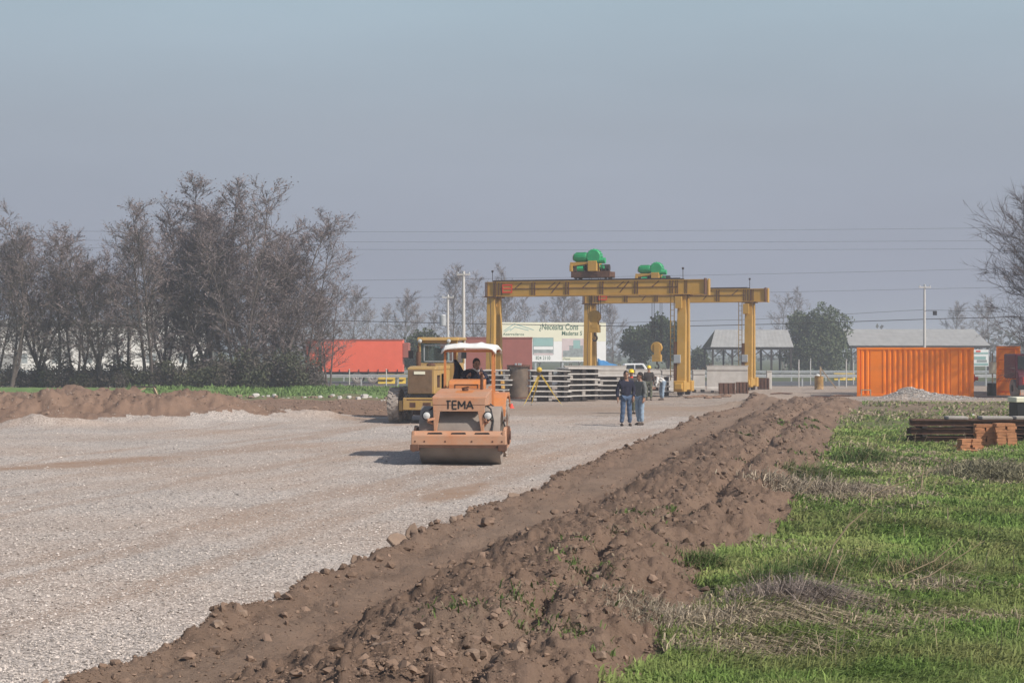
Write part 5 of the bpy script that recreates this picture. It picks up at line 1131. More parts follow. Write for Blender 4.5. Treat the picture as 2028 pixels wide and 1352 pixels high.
# extra single slabs lying untidily on top
def girder_block(label, px, d, L, Hh, W_, rz, hollow=True, z=0.0, hooks=2):
    x = X(px, d); t = thing('precast_beam', label, 'concrete beam', (x, d, gz(x, d) + z), rz, 'precast concrete beams in the yard'); w = W_
    b = MB(); prof = [(-w / 2, 0), (w / 2, 0), (w / 2, .14), (w * .32, .24), (w * .32, Hh - .3), (w / 2, Hh - .2), (w / 2, Hh), (-w / 2, Hh), (-w / 2, Hh - .2), (-w * .46, Hh - .24), (-w * .46, .2), (-w / 2, .14)]
    b.prism(prof, -L / 2, L / 2, 'x'); b.build('beam', m_conc, t, bevel=.01)
    b = MB(); b.box(-L / 2 - .05, L / 2 + .05, -w * .42, w * .42, Hh + .003, Hh + .07); b.build('rough_topping', m_conc2, t, bevel=.02)
    b = MB()
    for q in np.linspace(-.4, .4, hooks): b.tube([(L * q - .07, 0, Hh), (L * q - .06, 0, Hh + .16), (L * q + .06, 0, Hh + .16), (L * q + .07, 0, Hh)], .018, 5)
    b.split('lifting_loop', m_rust, t)
    for q in (-.36, .36): b = MB(); b.box(L * q - .08, L * q + .08, -w * .5, w * .5, -.14, -.003); b.build('bearer_or_gap_shade', m_dark, t)
    return t
girder_block('long pale concrete beam lying behind the slab stacks', 1178, 100, 3.6, .95, .7, R(3), z=.62)
girder_block('concrete beam with ragged top right of the nearer crane hook', 1300, 101, 2.6, .75, .7, R(2), z=.55)
girder_block('short concrete beam beside the right leg of the nearer crane', 1334, 96, 1.35, 1.15, .8, R(0), z=.14)
girder_block('large pale concrete beam between the right legs of both cranes', 1440, 99, 2.35, 1.38, .9, R(-6), z=.15, hooks=3)
girder_block('low concrete beam just right of the nearer crane leg', 1383, 101, .7, 1.1, .8, R(0), z=.14)
girder_block('dark-ended concrete beam at the far side of the stacks', 1250, 104, 3.0, .8, .7, R(2), z=.5)
# timber cribbing under the raised beams
for px, d, w, lb in ((1140, 99.7, .5, 'dark timber cribbing under the long pale beam, left end'), (1214, 99.7, .5, 'dark timber cribbing under the long pale beam, right end'), (1274, 100.6, .5, 'dark timber cribbing left of the bending man'), (1322, 100.8, .4, 'dark timber cribbing under the ragged beam end'), (1236, 103.6, .5, 'dark timber cribbing below the dark-ended beam')):
    x = X(px, d); t = thing('timber_cribbing', lb, 'timber crib', (x, d, gz(x, d)), 0, 'timber cribs under the beams')
    for k in range(3):
        for q in (-1, 1):
            b = MB()
            if k % 2: b.box(-w, w, q * .25 - .07, q * .25 + .07, k * .142, k * .142 + .14)
            else: b.box(q * w * .7 - .07, q * w * .7 + .07, -.4, .4, k * .142, k * .142 + .14)
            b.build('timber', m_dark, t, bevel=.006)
# steel mould drum
d = 87; x = X(1027, d); t = thing('steel_mould', 'rusty upright steel pipe mould left of the yellow tripod', 'steel mould', (x, d, gz(x, d)))
b = MB(); b.lathe([(.50, .05), (.50, 1.66), (.0, 1.66)], (0, 0, 0), 'z', 32); b.build('shell', m_rustlt, t, smooth=True)
for z in (.0, 1.62):
    b = MB(); b.lathe([(.50, z), (.60, z), (.60, z + .09), (.50, z + .09)], (0, 0, 0), 'z', 32); b.build('flange', m_rust, t)
for a in (R(-175), R(-5), R(90)):
    b = MB(); b.box(.50, .58, -.05, .05, .1, 1.61); o = b.build('rib', m_rust, t); o.rotation_euler = (0, 0, a)
b = MB()
for q in (-.15, 0, .1): b.cyl((q, -.1, 1.66), (q, -.1, 1.80), .05, 8)
b.split('lifting_lug', m_galv, t)
d = 87.5; x = X(1027, d); b = MB(); b.box(-.75, .75, -.75, .75, 0, .05); 
# survey tripod
d = 76; x = X(1068, d); t = thing('survey_tripod', 'yellow survey tripod with a yellow ball head in front of the slab stack', 'tripod', (x, d, gz(x, d)))
for fx_, fy_ in ((-.70, -.25), (1.02, -.1), (-.35, .75)):
    fz = gz(x + fx_, d + fy_) - gz(x, d); mid = Vector((fx_ * .55, fy_ * .55, 1.38 * .45))
    b = MB(); b.bar((fx_ * .06, fy_ * .06, 1.38), tuple(mid), .022, .03); b.bar((fx_ * .06 + .05, fy_ * .06, 1.38), tuple(mid + Vector((.03, 0, 0))), .02, .025); b.bar(tuple(mid), (fx_, fy_, fz + .03), .026, .026); lg = b.build('leg', m_yelb, t)
    b = MB(); b.bar((fx_ * .93, fy_ * .93, .09 + fz), (fx_ * 1.02, fy_ * 1.02, fz - .01), .05, .05, w1=.012, h1=.012); b.build('foot', m_galv, lg)
b = MB(); b.lathe([(0, 1.37), (.10, 1.37), (.11, 1.42), (.06, 1.45), (.03, 1.50)], (0, 0, 0), 'z', 14); b.build('head_plate', m_rail, t)
b = MB(); b.ell((0, 0, 1.60), (.125, .125, .125), 16, 10); b.build('ball', m_yelb, t, smooth=True)
# red marker
d = 74; x = X(1013, d); b = MB(); b.lathe([(0, 0), (.14, 0), (.14, .02), (.10, .03), (.04, .2), (0, .2)], (0, 0, 0), 'z', 14); o = b.build('marker_cone', m_redbr, None, smooth=True); o.location = (x, d, gz(x, d)); tag(o, 'small red marker cone on the ground by the roller', 'marker cone')
# formwork panels by the farther crane
for px, d, w, h, rx, lb in ((1440, 96, .95, .66, -18, 'rusty ribbed formwork panel leaning against the pale beam, left one'), (1470, 97, .70, .68, -18, 'rusty ribbed formwork panel leaning against the pale beam, right one'), (1512, 108, .75, .72, -8, 'rusty formwork panel right of the farther crane leg')):
    x = X(px, d); t = thing('formwork_panel', lb, 'formwork panel', (x, d, gz(x, d)), R(-4), 'rusty formwork panels')
    b = MB(); b.box(-w / 2, w / 2, 0, .03, 0, h, rot=(R(rx), 0, 0), piv=(0, 0, 0)); b.build('sheet', m_rust, t)
    b = MB()
    for q in (-.42, -.14, .14, .42): b.box(w * q - .025, w * q + .025, -.05, -.002, .02, h - .02, rot=(R(rx), 0, 0), piv=(0, 0, 0))
    b.split('rib', m_rust, t)
d = 109; x = X(1523, d); b = MB(); b.box(-.16, .16, -.15, .15, 0, 1.12); b.box(-.19, .19, -.18, .18, 1.123, 1.18); o = b.build('concrete_stub', m_conc, None, bevel=.02); o.location = (x, d, gz(x, d)); tag(o, 'short square concrete post right of the farther crane', 'post')
# soil and scrap by the crane foot
r_ = random.Random(8)
for i in range(9):
    d = 90 + r_.uniform(-1, 1); x = X(1365 + i * 9, d); b = MB(); b.add([tuple(v * Vector((r_.uniform(.15, .4), .2, r_.uniform(.08, .16)))) for v in [Vector(tuple(q)) for q in ICO]], [tuple(f) for f in ICF]); o = b.build('earth_lump', m_soil2); o.location = (x, d, gz(x, d) + .03); tag(o, 'brown earth lump strewn before the nearer crane foot', 'earth lump', 'earth lumps before the crane foot')
# oil drum and braced post
d = 112; x = X(1622, d); t = thing('oil_drum', 'rusty yellow oil drum with a white lump on top in the open yard', 'barrel', (x, d, gz(x, d)), 0)
b = MB(); b.lathe([(0, 0), (.29, 0), (.31, .03), (.29, .06), (.29, .30), (.31, .32), (.29, .34), (.29, .58), (.31, .60), (.29, .62), (.29, .86), (.31, .88), (.27, .88), (.27, .80), (0, .80)], (0, 0, 0), 'z', 22); b.build('shell', mat('drum_paint', (.36, .21, .06), .6, .3, 3, dust=.3, rust=.5), t, smooth=True)
b = MB(); b.ell((-.1, -.05, .92), (.16, .14, .10), 9, 6); b.build('white_lump', m_shirt, t)
x2 = X(1625, 121); t = thing('braced_post', 'weathered wooden post propped by a slanting pole behind the oil drum', 'wooden post', (x2, 121, gz(x2, 121)))
b = MB(); b.bar((0, 0, 0), (0, 0, 1.55), .10); b.build('post', m_wood, t); b = MB(); b.bar((.05, 0, 1.4), (1.05, -.3, .03), .07); b.build('brace', m_wood, t)
for px, d, lb in ((1545, 97, 'thin dark iron bars lying in the yard near the farther crane'), (1622, 91, 'thin dark iron bars lying in the middle of the yard'), (1665, 92, 'thin dark iron bars lying just left of the container')):
    x = X(px, d); t = thing('iron_bars', lb, 'iron bars', (x, d, gz(x, d) + .03), 0, 'iron bars lying in the yard')
    for q in range(4): b = MB(); b.tube([(-.55 + q * .1, q * .3, 0), (.1, q * .3 + .2, .03), (.5 + q * .12, q * .28 + .05, 0)], .028, 5); b.build('bar', m_rust, t)
# ------------------------------------------------------------------ containers
def container(label, px0, px1, ytop, d, flats, rz, width=2.44, ribs=None):
    x0, x1 = X(px0, d), X(px1, d); L = x1 - x0; z0 = gz((x0 + x1) / 2, d); h = Z(ytop, d) - z0
    t = thing('shipping_container', label, 'shipping container', (x0, d, z0), rz, 'orange shipping containers'); pts = []
    segs = []; x = .16
    b = MB(); vs = []; fs = []; prof = [(.14, .0)]; p = L / 22.0
    while x < L - .16 - 1e-6:
        u = x / L; fl = [f for f in flats if f[0] <= u < f[1]]
        if fl: prof += [(x, .02), (fl[0][1] * L, .02)]; x = fl[0][1] * L + 1e-4
        else: prof += [(x, .055), (x + p * .22, .0), (x + p * .55, .0), (x + p * .77, .055)]; x += p
    prof.append((L - .14, .0)); prof = sorted(prof)
    for i, (xx, yy) in enumerate(prof):
        vs += [(xx, yy, .14), (xx, yy, h - .11)]
        if i: a = 2 * (i - 1); fs.append((a, a + 2, a + 3, a + 1))
    b.add(vs, fs); b.build('corrugated_side', m_cont, t)
    b = MB(); b.box(.1, L - .1, .07, width - .05, .14, h - .08); b.build('box_body', m_cont, t)
    b = MB()
    for xx in (0, L - .15):
        for yy in (-.02, width - .13): b.box(xx, xx + .15, yy, yy + .15, .12, h - .12)
    b.split('corner_post', m_cont, t, bevel=.01)
    b = MB(); b.box(.151, L - .151, -.02, .10, 0.02, .15); b.box(.151, L - .151, -.02, .08, h - .12, h); b.box(.151, L - .151, width - .08, width, .02, .15); b.box(.151, L - .151, width - .08, width, h - .12, h); b.split('rail', m_cont, t, bevel=.008)
    b = MB()
    for xx in (-.01, L - .17):
        for zz_ in (0, h - .12):
            for yy in (-.03, width - .15): b.box(xx, xx + .18, yy, yy + .18, zz_, zz_ + .12)
    b.split('corner_casting', m_cont, t, bevel=.01); return t, L, h
C1, L1, h1 = container('orange corrugated shipping container seen side-on behind the gravel heap', 1697, 1921, 688, 93.0, [(.115, .215), (.775, .865)], R(-11.9))
b = MB(); b.box(.05, .72, -.30, -.05, .0, .06); b.box(.08, .14, -.28, -.22, .06, .36); b.box(.58, .64, -.28, -.22, .06, .36); b.box(.08, .64, -.28, -.22, .36, .42); o = b.build('trestle', m_wood, None); o.location = Vector(C1.location) + Vector((.05, -.15, -.02)); tag(o, 'small wooden trestle at the left corner of the corrugated container', 'trestle')
d = 96; x0, x1 = X(1973, d), X(2017, d); z0 = gz(x0, d); h = Z(685, d) - z0; w = x1 - x0
C2 = thing('shipping_container', 'orange container in branch shade at the frame edge, door end facing', 'shipping container', (x0, d, z0), R(-16), 'orange shipping containers')
b = MB(); b.box(0, w, .05, 6.0, .12, h - .06); b.build('box_body', m_cont, C2)
b = MB()
for q in range(4): b.box(.12, w - .06, .0, .049, .22 + q * (h - .4) / 4, .22 + (q + .93) * (h - .4) / 4)
b.split('door_panel', m_cont, C2, bevel=.015)
b = MB(); b.box(0, .11, -.02, .12, 0, h); b.box(w - .05, w + .06, -.02, .12, 0, h); b.split('corner_post', m_cont, C2); b = MB(); b.box(.11, w - .05, -.02, .1, 0, .14); b.box(.11, w - .05, -.02, .1, h - .14, h); b.split('rail', m_cont, C2)
b = MB(); b.cyl((w - .22, -.03, .2), (w - .22, -.03, h - .2), .02, 8); b.bar((w - .32, -.05, 1.1), (w - .1, -.05, 1.06), .03); b.build('lock_rod', m_cont, C2)
# dark red truck front at the frame edge
d = 90; t = thing('maroon_truck', 'dark maroon truck cut by the frame edge beside the second container', 'truck', (X(2012, d), d, gz(X(2012, d), d)), 0)
b = MB(); b.box(.0, 2.3, .1, 2.2, 1.0, 2.3); b.prism([(-.35, .5), (-.35, 1.15), (-.15, 1.35), (.1, 1.45), (.1, .5)], 0.02, 2.28, 'x'); b.build('cab', m_maroon, t, bevel=.05); b = MB(); b.box(.12, 2.2, .085, .097, 1.5, 2.2); b.build('windscreen', m_dglass, t)
b = MB()
for k in range(4): b.box(.25, 2.0, -.37, -.352, .72 + k * .1, .77 + k * .1)
b.split('grille_bar', m_redbr, t)
for xx in (.12, 2.1): b = MB(); b.lathe([(.2, -.14), (.48, -.15), (.48, .15), (.2, .14)], (xx, .6, .48), 'x', 20); b.build('wheel', m_tyre, t)
b = MB(); b.box(-.02, 2.32, -.45, -.36, .42, .66); b.build('bumper', m_black, t, bevel=.02)
# things between the containers
d = 94.3; x = X(1966, d); t = thing('site_sign', 'blank cream site sign on a thin post left of the second container', 'sign', (x, d, gz(x, d)), 0)
b = MB(); b.box(-.2, .2, -.02, .02, 1.22, 1.85); b.build('panel', m_cream, t); b = MB(); b.box(-.03, .03, .021, .07, .7, 2.35); b.build('post', m_wood, t)
b = MB(); b.lathe([(.0, 0), (.24, 0), (.26, .05), (.25, .66), (.22, .7), (0, .7)], (0, 0, 0), 'z', 18); o = b.build('black_drum', m_black, None); o.location = (X(1964, 94.1), 94.1, gz(X(1964, 94.1), 94.1)); tag(o, 'black drum standing below the cream sign beside the second container', 'drum')
d = 94; x = X(1925, d); t = thing('hydrant_valve', 'bright red valve post at the right end of the corrugated container', 'valve post', (x, d, gz(x, d)), 0)
b = MB(); b.lathe([(0, 0), (.09, 0), (.09, .75), (.16, .8), (.19, .95), (.16, 1.15), (.08, 1.25), (0, 1.27)], (0, 0, 0), 'z', 14); b.build('barrel', m_redbr, t, smooth=True); b = MB(); b.cyl((-.1, 0, .95), (.32, 0, .95), .1, 10); b.build('nozzle', m_redbr, t)
d = 190; x0, x1 = X(1924, d), X(1958, d); t = thing('roadside_sign', 'white and teal advertising sign seen between the two containers', 'sign', (x0, d, -.33)); w = x1 - x0; za, zb_ = Z(725, d) + .33, Z(692, d) + .33
b = MB(); b.box(0, w, 0, .1, za, zb_); b.build('board', m_bwhite, t)
b = MB(); b.box(.05, w - .05, -.02, -.003, za + .1, za + .35); b.box(.05, w - .3, -.02, -.003, za + .75, za + 1.1); b.box(.05, w - .05, -.02, -.003, zb_ - .5, zb_ - .3); b.split('print_band', m_teal, t)
b = MB(); b.box(.6, w - .2, -.02, -.003, za + .45, za + .7); b.build('print_band', m_pgrey, t); b = MB(); b.box(.5, 1.0, -.02, -.003, zb_ - .28, zb_ - .1); b.build('print_band', m_redbr, t)
b = MB(); b.box(.2, .35, 0, .1, 0, za - .003); b.box(w - .35, w - .2, 0, .1, 0, za - .003); b.split('post', m_galv, t)
# ------------------------------------------------------------------ rusty rails, blocks and stones on the right
d = 43.6; x0 = X(1803, d); t = thing('rail_pile', 'pile of rusty steel beams with pale capped tops on the grass', 'steel beams', (x0, d, gz(x0 + 2, d) + .02), R(-2), None)
r_ = random.Random(5); z = .0
for lay in range(3):
    for q in range(4):
        L = r_.uniform(4.6, 5.3); xs = r_.uniform(-.08, .15) + lay * .05; y = q * .26 + r_.uniform(-.03, .03); w, hh = .15, .155
        b = MB(); b.prism([(y, z), (y + w, z), (y + w, z + .02), (y + w * .56, z + .025), (y + w * .56, z + hh - .025), (y + w, z + hh - .02), (y + w, z + hh), (y, z + hh), (y, z + hh - .02), (y + w * .44, z + hh - .025), (y + w * .44, z + .025), (y, z + .02)], xs, xs + L, 'x'); b.build('beam', m_rust, t)
    z += .16
    if lay < 2:
        for q in (.3, 1.6, 2.9, 4.2): b = MB(); b.box(q, q + .12, -.05, 1.1, z, z + .05); b.build('spacer', m_dark, t)
        z += .052
for q in range(5):
    b = MB(); L = r_.uniform(.45, .8); x = .95 + q * .86; b.box(x, x + L, .0, .5, z + .002, z + .085); b.build('concrete_cap', m_conc2, t, bevel=.02)
for i, (px, dd, nl, nx_, lb) in enumerate(((1953, 41.4, 4, 1, 'left stack of orange bricks in front of the rusty beams'), (1994, 41.2, 4, 1, 'right stack of orange bricks in front of the rusty beams'), (1925, 40.6, 2, 1, 'low collapsed stack of orange bricks nearest the grass'))):
    x = X(px, dd); t = thing('brick_stack', lb, 'brick stack', (x, dd, gz(x, dd) + .03), R(-5 + 6 * i), 'stacks of orange bricks'); z = 0
    for lay in range(nl * 2):
        for q in range(2):
            for q2 in range(2):
                b = MB(); o_ = r_.uniform(-.03, .03); b.box(-.25 + q * .25 + o_, -.25 + q * .25 + .235 + o_, q2 * .16, q2 * .16 + .145, z, z + .066, rot=(0, r_.uniform(-.04, .04), r_.uniform(-.12, .12))); b.build('brick', m_brick, t)
        z += .069 if lay % 2 else .074
for k in range(7):
    px, dd = r_.uniform(1890, 1950), r_.uniform(39.5, 42); x = X(px, dd); b = MB(); b.box(-.12, .12, -.07, .07, 0, .065); o = b.build('loose_brick', m_brick); o.location = (x, dd, gz(x, dd) + .05); o.rotation_euler = (r_.uniform(-.2, .2), r_.uniform(-.2, .2), r_.uniform(0, 3)); tag(o, 'orange brick lying loose in the grass by the stacks', 'brick', 'loose orange bricks in the grass')
d = 46.5; x = X(1850, d)
def rock(name, label, cat, px, d, size, m, seed, group=None, sink=.25, sub=1, rz=0.0, tilt=0.0):
    r_ = random.Random(seed); bm = bmesh.new(); bmesh.ops.create_icosphere(bm, subdivisions=2, radius=1)
    for v in bm.verts:
        n_ = v.co.normalized(); k = 1 + .20 * math.sin(n_.x * 4 + seed) * math.cos(n_.y * 5 + seed * 2) + .14 * math.sin(n_.z * 7 + seed) + r_.uniform(-.08, .08)
        c = Vector((max(-.8, min(.8, n_.x * k)), max(-.78, min(.82, n_.y * k)), max(-.7, min(.74, n_.z * k)))); v.co = Vector((c.x * size[0], c.y * size[1], c.z * size[2]))
    me = bpy.data.meshes.new(name); bm.to_mesh(me); bm.free(); me.polygons.foreach_set('use_smooth', [False] * len(me.polygons)); o = link(name, me, m); x = X(px, d)
    o.location = (x, d, gz(x, d) + size[2] * (.74 - sink * 1.5)); o.rotation_euler = (tilt, tilt * .6, rz); return tag(o, label, cat, group)
rock('stone', 'pale squarish stone lying in the grass left of the rusty beams', 'stone', 1865, 49.5, (.16, .14, .10), m_conc2, 3)
rock('rubble_heap', 'low grey rubble heap behind the rusty beams', 'rubble heap', 1925, 52.5, (.72, .6, .22), m_conc2, 4)
rock('rubble_heap', 'low grey rubble heap cut by the frame edge', 'rubble heap', 1985, 53, (.6, .6, .24), m_conc2, 5)
rock('stone', 'white stone chip lying on the bare ground before the container', 'stone', 1926, 62, (.09, .08, .05), m_wall, 6)
o = px_box('dark_bin', 'dark metal bin with a pale lid cut by the frame edge', 'bin', 2014, 2060, 797, 830, 56, .9, m_black); b = MB(); b.box(-.42, .42, -.04, .95, .55, .72); l_ = b.build('lid', m_cream, o, bevel=.02)
# spoil of bank: larger stones and clods, each a thing
m_clodm = mat('bank_clod', (.198, .136, .100), 1.0, .25, 6, bump=.5, bscale=20); m_slab = mat('dry_mud_slab', (.25, .18, .135), 1.0, .2, 6, bump=.4, bscale=20)
def mudslab(label, px, py, d, w, h, th, rot, m=None):
    r_ = random.Random(int(px)); pr = []
    for k in range(9): a = 6.283 * k / 9; pr.append((w / 2 * math.cos(a) * r_.uniform(.8, 1.15), h / 2 * math.sin(a) * r_.uniform(.75, 1.15)))
    b = MB(); b.prism(pr, -th / 2, th / 2, 'y'); o = b.build('mud_slab', m or m_slab, None, bevel=.008); x = max(X(px, d), float(eL(d)) + .07); o.location = (x, d, gz(x, d) + h * .22); o.rotation_euler = rot; return tag(o, label, 'mud slab', 'broken mud slabs along the bank')
mudslab('large flat mud slab tilted up at the road edge, left of the upright one', 733, 1097, 20.6, .40, .26, .05, (R(-50), R(25), R(20)))
mudslab('pointed mud slab standing upright at the road edge', 764, 1075, 21.0, .17, .30, .05, (R(-12), R(12), R(10)))
mudslab('small pointed mud slab lower down the road edge', 618, 1138, 18.9, .13, .22, .04, (R(-14), R(-10), R(20)))
mudslab('mud slab lying at the road edge near the middle of the bank', 1005, 1008, 26.8, .36, .16, .05, (R(-40), R(20), R(10)))
mudslab('pale mud slab at the road edge toward the far end of the bank', 1185, 905, 39, .5, .2, .06, (R(-45), R(12), R(10)))
rock('earth_boulder', 'round earth ball lying on the smooth strip of the bank', 'earth clod', 966, 22.4, (.105, .10, .085), m_clodm, 7, rz=.4)
rock('earth_boulder', 'dark earth clod sitting on the smooth strip nearest the viewer', 'earth clod', 425, 13.25, (.065, .06, .05), m_clodm, 8, rz=.9)
rock('earth_boulder', 'brown clod on the gravel edge at the lower left', 'earth clod', CX + (float(eL(14.6)) - .05) / 14.6 * FPX, 14.6, (.05, .045, .04), m_clodm, 9)
r_ = random.Random(17)
for i in range(110):
    y = 11.6 + 48 * r_.random() ** 1.8; v = r_.choice([r_.uniform(.0, .10), r_.uniform(.3, 1.0), r_.uniform(.3, 1.0), r_.gauss(.7, .06)]); x = float(eL(y) + v * (eR(y) - eL(y))); s_ = r_.uniform(.026, .06) * (1 + y / 55)
    o = rock('earth_clod', 'brown earth clod lying on the rough ridge of the bank', 'earth clod', CX + x / y * FPX, y, (s_, s_ * r_.uniform(.6, 1), s_ * r_.uniform(.55, .9)), m_clodm if r_.random() < .8 else m_slab, 100 + i, 'larger clods lying on the earth bank', .22, rz=r_.uniform(0, 6), tilt=r_.uniform(-.5, .5))
for i in range(46):
    px = 420 + 360 * (i + r_.random()) / 46; d = 85 - (px - 420) * .006 + r_.uniform(-1, 1); s_ = .05 + .14 * r_.random() ** 2
    rock('rubble_stone', 'pale rubble stone in the line between soil and grass verge', 'stone', px, d, (s_ * r_.uniform(.8, 1.4), s_, s_ * r_.uniform(.6, 1.0)), m_conc if r_.random() < .55 else m_slab, 300 + i, 'pale rubble stones along the verge', .2, rz=r_.uniform(0, 6))
# trestle on the left verge
d = 86; x = X(285, d); t = thing('sawhorse', 'rough wooden sawhorse standing on the left grass verge', 'sawhorse', (x, d, gz(x, d) + .02), R(6))
b = MB(); b.bar((-.62, 0, .50), (.62, 0, .47), .30, .08); b.build('beam', m_dark, t)
for a, c_ in (((-.5, -.1, .48), (-.78, -.3, 0)), ((-.5, .1, .48), (-.6, .3, 0)), ((.5, -.1, .46), (.72, -.3, 0)), ((.5, .1, .46), (.55, .3, 0))): b = MB(); b.bar(a, c_, .09); b.build('leg', m_wood, t)
b = MB(); b.bar((-.62, -.22, .12), (.1, -.15, .43), .08); b.build('brace', m_wood, t)
# tall dry stalks in the meadow
STK = [('long pale dry stalk arching up out of the grass, tallest one', [(1622, 1160), (1650, 1080), (1680, 1040), (1718, 1008)], 17.0, .007), ('short dry stalk with a bent tip beside the tall arching stalk', [(1640, 1200), (1655, 1130), (1667, 1100)], 16.6, .007), ('straight bare dry stem left of the brown tussock', [(1480, 1245), (1500, 1195)], 15.0, .006), ('dark dry stem leaning right over the meadow, upper one', [(1740, 1190), (1850, 1110), (1905, 1065)], 17.2, .006), ('dark dry stem leaning right over the meadow, lower one', [(1745, 1215), (1840, 1140), (1950, 1070)], 16.8, .006), ('thin dry stem rising from the brown patch at mid meadow', [(1575, 1000), (1600, 965), (1612, 950)], 26, .008), ('pale dry stem leaning across the middle of the meadow', [(1700, 1002), (1760, 965), (1850, 930)], 26.5, .008), ('pale stalk standing among brown weeds right of mid meadow', [(1822, 980), (1826, 945), (1830, 918)], 28, .009), ('broken pale stem lying in the brown tussock', [(1690, 1185), (1735, 1215)], 15.6, .006)]
m_stalk = mat('dry_stalk', (.34, .26, .17), .9, .2, 8)
for lb, pts, d, r0 in STK:
    P_ = [Vector((X(a, d), d, Z(q, d))) for a, q in pts]; base = Vector((P_[0].x, d, gz(P_[0].x, d) - .02)); P_ = [base] + P_[1:]; r0 *= 1.15
    b = MB(); b.tube([p - base for p in P_], [r0] * (len(P_) - 1) + [r0 * .4], 5)
    e_ = P_[-1] - base
    for q in range(5): b.tube([e_ * (.75 + .05 * q), e_ * (.75 + .05 * q) + Vector((.03 * (-1) ** q, .02, .035))], [r0 * .4, r0 * .2], 4)
    o = b.build('dry_stalk', m_stalk); o.location = base; tag(o, lb, 'dry stalk', 'dry stalks in the meadow')
# straw tussocks
for i, (px, d, w, h, lb) in enumerate(((1390, 14.6, .75, .16, 'flattened straw tussock at the edge of the earth bank'), (1575, 15.5, .6, .27, 'greyish dead weed tussock right of the flattened straw'), (1640, 27.5, .95, .34, 'big greyish brown weed tussock at mid meadow'), (1960, 31.5, 1.0, .4, 'dark weed clump at the frame edge above the green meadow'), (1850, 16.8, .55, .16, 'thin dead weed patch on the right of the meadow'))):
    n = 3200; w *= 1.25; h *= .8; x = X(px, d) + rg.normal(0, w * .5, n); y = d + rg.normal(0, w * .45, n); q = np.hypot((x - X(px, d)) / w, (y - d) / w)
    ok = fbm(x, y, .35, 3, .6, 140 + i) > -.25; x, y, q = x[ok], y[ok], q[ok]; n = len(x)
    o = blades('dead_tussock', x, y, np.clip(rg.normal(h, h * .45, n), .03, .6) * np.clip(1.25 - q * .8, .3, 1.2), np.abs(rg.normal(1.5, .8, n)), shade((.36, .30, .225) if i not in (1, 3) else ((.27, .22, .19) if i == 1 else (.24, .22, .14)), n, .35), m_blade, wmin=.0035, dirx=rg.uniform(-1.2, 1.9, n), k=.00036); tag(o, lb, 'dead weeds', 'tussocks of dead weeds')

n = 420; y = pickY(n, 12.5, 50, 1.5); x = eR(y) + .3 + rg.random(n) * (.33 * y - eR(y)); ok = fbm(x, y, 2.0, 3, .6, 151) > -.05; x, y = x[ok], y[ok]; n = len(x)
o = blades('dry_stems', x, y, np.clip(rg.normal(.34, .12, n), .12, .65), np.abs(rg.normal(1.0, .5, n)), np.where((rg.random(n) < .7)[:, None], shade((.38, .31, .20), n, .2), shade((.16, .14, .09), n, .2)), m_blade, wmin=.003, dirx=rg.normal(.3, .6, n), k=.00026); tag(o, 'scattered thin dry stems standing above the meadow grass', 'dry stems', kind='stuff')
for i, (px, d, w, h, lb) in enumerate(((1520, 16.4, .30, .26, 'tall green grass tuft near the edge of the bank'), (1610, 17.2, .34, .24, 'tall green and yellow grass tuft beside the arching stalk'), (1830, 17.6, .5, .22, 'long dark grass leaning right in the meadow'), (1400, 18.2, .25, .18, 'bright green tuft at the bank edge below the dark furrow'), (1700, 36, .7, .38, 'dark green weed clump at the far end of the near meadow'), (1600, 31, .4, .3, 'green weed clump on the bank side of the grey tussock'))):
    n = 900; x = X(px, d) + rg.normal(0, w * .5, n); y = d + rg.normal(0, w * .5, n); q = np.hypot(x - X(px, d), y - d) / w
    o = blades('grass_tuft', x, y, np.clip(rg.normal(h, h * .3, n), .05, .5) * np.clip(1.3 - q * .6, .3, 1.3), np.abs(rg.normal(1.0, .5, n)), np.where((rg.random(n) < (.25 if i != 2 else .6))[:, None], shade((.30, .25, .14), n, .3), shade((.12, .18, .055), n, .3)), m_blade, wmin=.0035, dirx=rg.normal(.4, .9, n), k=.0003); tag(o, lb, 'grass tuft', 'tall grass tufts in the meadow')
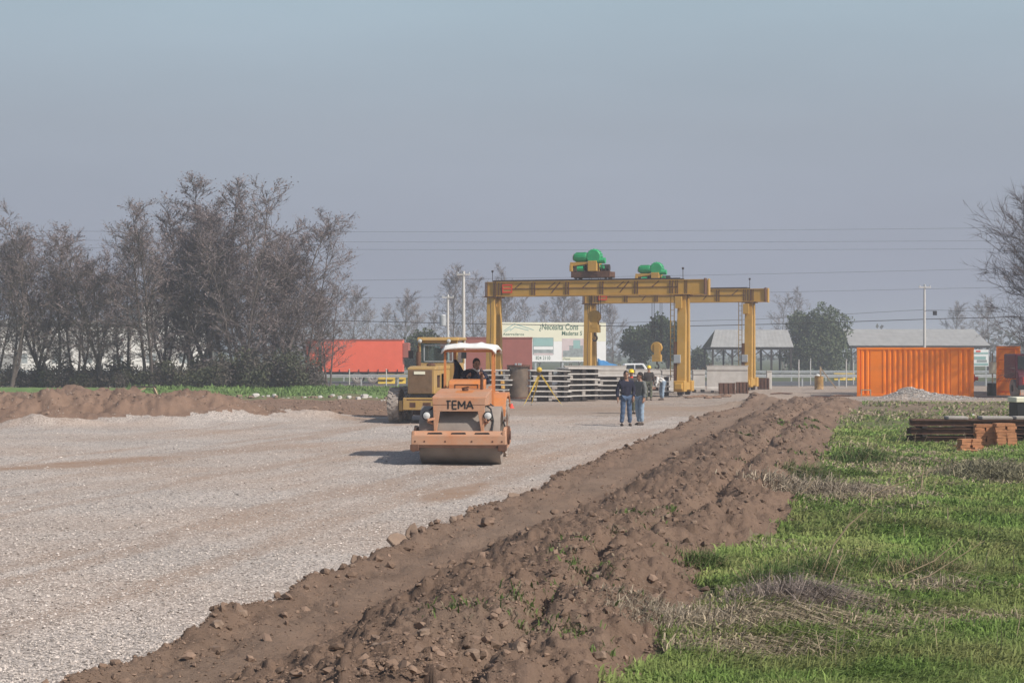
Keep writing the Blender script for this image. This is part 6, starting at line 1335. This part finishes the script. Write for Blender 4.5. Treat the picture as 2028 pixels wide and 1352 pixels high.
# machine fittings
for k, pts in enumerate((((.50, -.35, 1.30), (.66, -.5, 1.2), (.72, -.55, .95), (.70, -.66, .74)), ((-.50, -.2, 1.3), (-.68, -.3, 1.15), (-.78, -.3, .9), (-.80, -.2, .76)), ((.52, .5, 1.3), (.74, .55, 1.15), (.86, .45, .9), (.90, .3, .8)))):
    b = MB(); b.tube(pts, .018, 6); b.build('hydraulic_hose', m_black, RL, smooth=True)
for xx in (-.92, -.72, -.28, .28, .72, .92):
    b = MB(); b.cyl((xx, -.806, .52), (xx, -.798, .52), .022, 6); b.build('bolt', m_rust, RL)
b = MB(); b.cyl((.36, .75, 1.55), (.36, .75, 1.86), .035, 10); b.tube([(.36, .75, 1.86), (.36, .72, 1.93), (.36, .64, 1.96)], .03, 8); b.build('exhaust', m_rust, RL)
b = MB(); b.bar((-.56, -.703, 1.29), (.56, -.703, 1.29), .004, .006); b.split('panel_seam', m_rust, RL)
b = MB(); b.box(.60, .84, 1.25, 1.45, .55, .60); b.box(.60, .84, 1.25, 1.45, .85, .90); b.split('step', m_rust, RL)
for sx_ in (-1, 1):
    b = MB(); b.bar((sx_ * .66 + .06, 2.8, 2.5), (sx_ * .95 + .06, 2.6, 2.42), .02); b.box(sx_ * .95 - .03, sx_ * .95 + .15, 2.58, 2.61, 2.18, 2.46); b.build('side_mirror', m_black, GR)
b = MB()
for k in range(4): b.box(-.74, -.55, 2.5, 2.75, .75 + k * .3, .78 + k * .3)
b.split('step', m_rust, GR)
for k, pts in enumerate((((-.3, -.32, .98), (-.36, -.45, .95), (-.30, -.5, .85)), ((.3, -.32, .98), (.42, -.47, .93), (.36, -.5, .8)))):
    b = MB(); b.tube(pts, .018, 6); b.build('hydraulic_hose', m_black, GR, smooth=True)

# ------------------------------------------------------------------ haze
HZ_D = 0.0012
b = MB(); b.box(-2700, 2700, -2700, 2700, -1.4, 22.0); hz_ = b.build('haze', None); hz_['kind'] = 'stuff'; tag(hz_, 'thin grey smog hanging over the whole site', 'haze')
hm = bpy.data.materials.new('haze'); hm.use_nodes = True; t_ = hm.node_tree; t_.nodes.clear(); o_ = t_.nodes.new('ShaderNodeOutputMaterial'); pv = t_.nodes.new('ShaderNodeVolumePrincipled')
pv.inputs['Color'].default_value = (.80, .84, .93, 1); pv.inputs['Density'].default_value = HZ_D; pv.inputs['Anisotropy'].default_value = .2
t_.links.new(pv.outputs[0], o_.inputs['Volume']); hz_.data.materials.clear(); hz_.data.materials.append(hm)
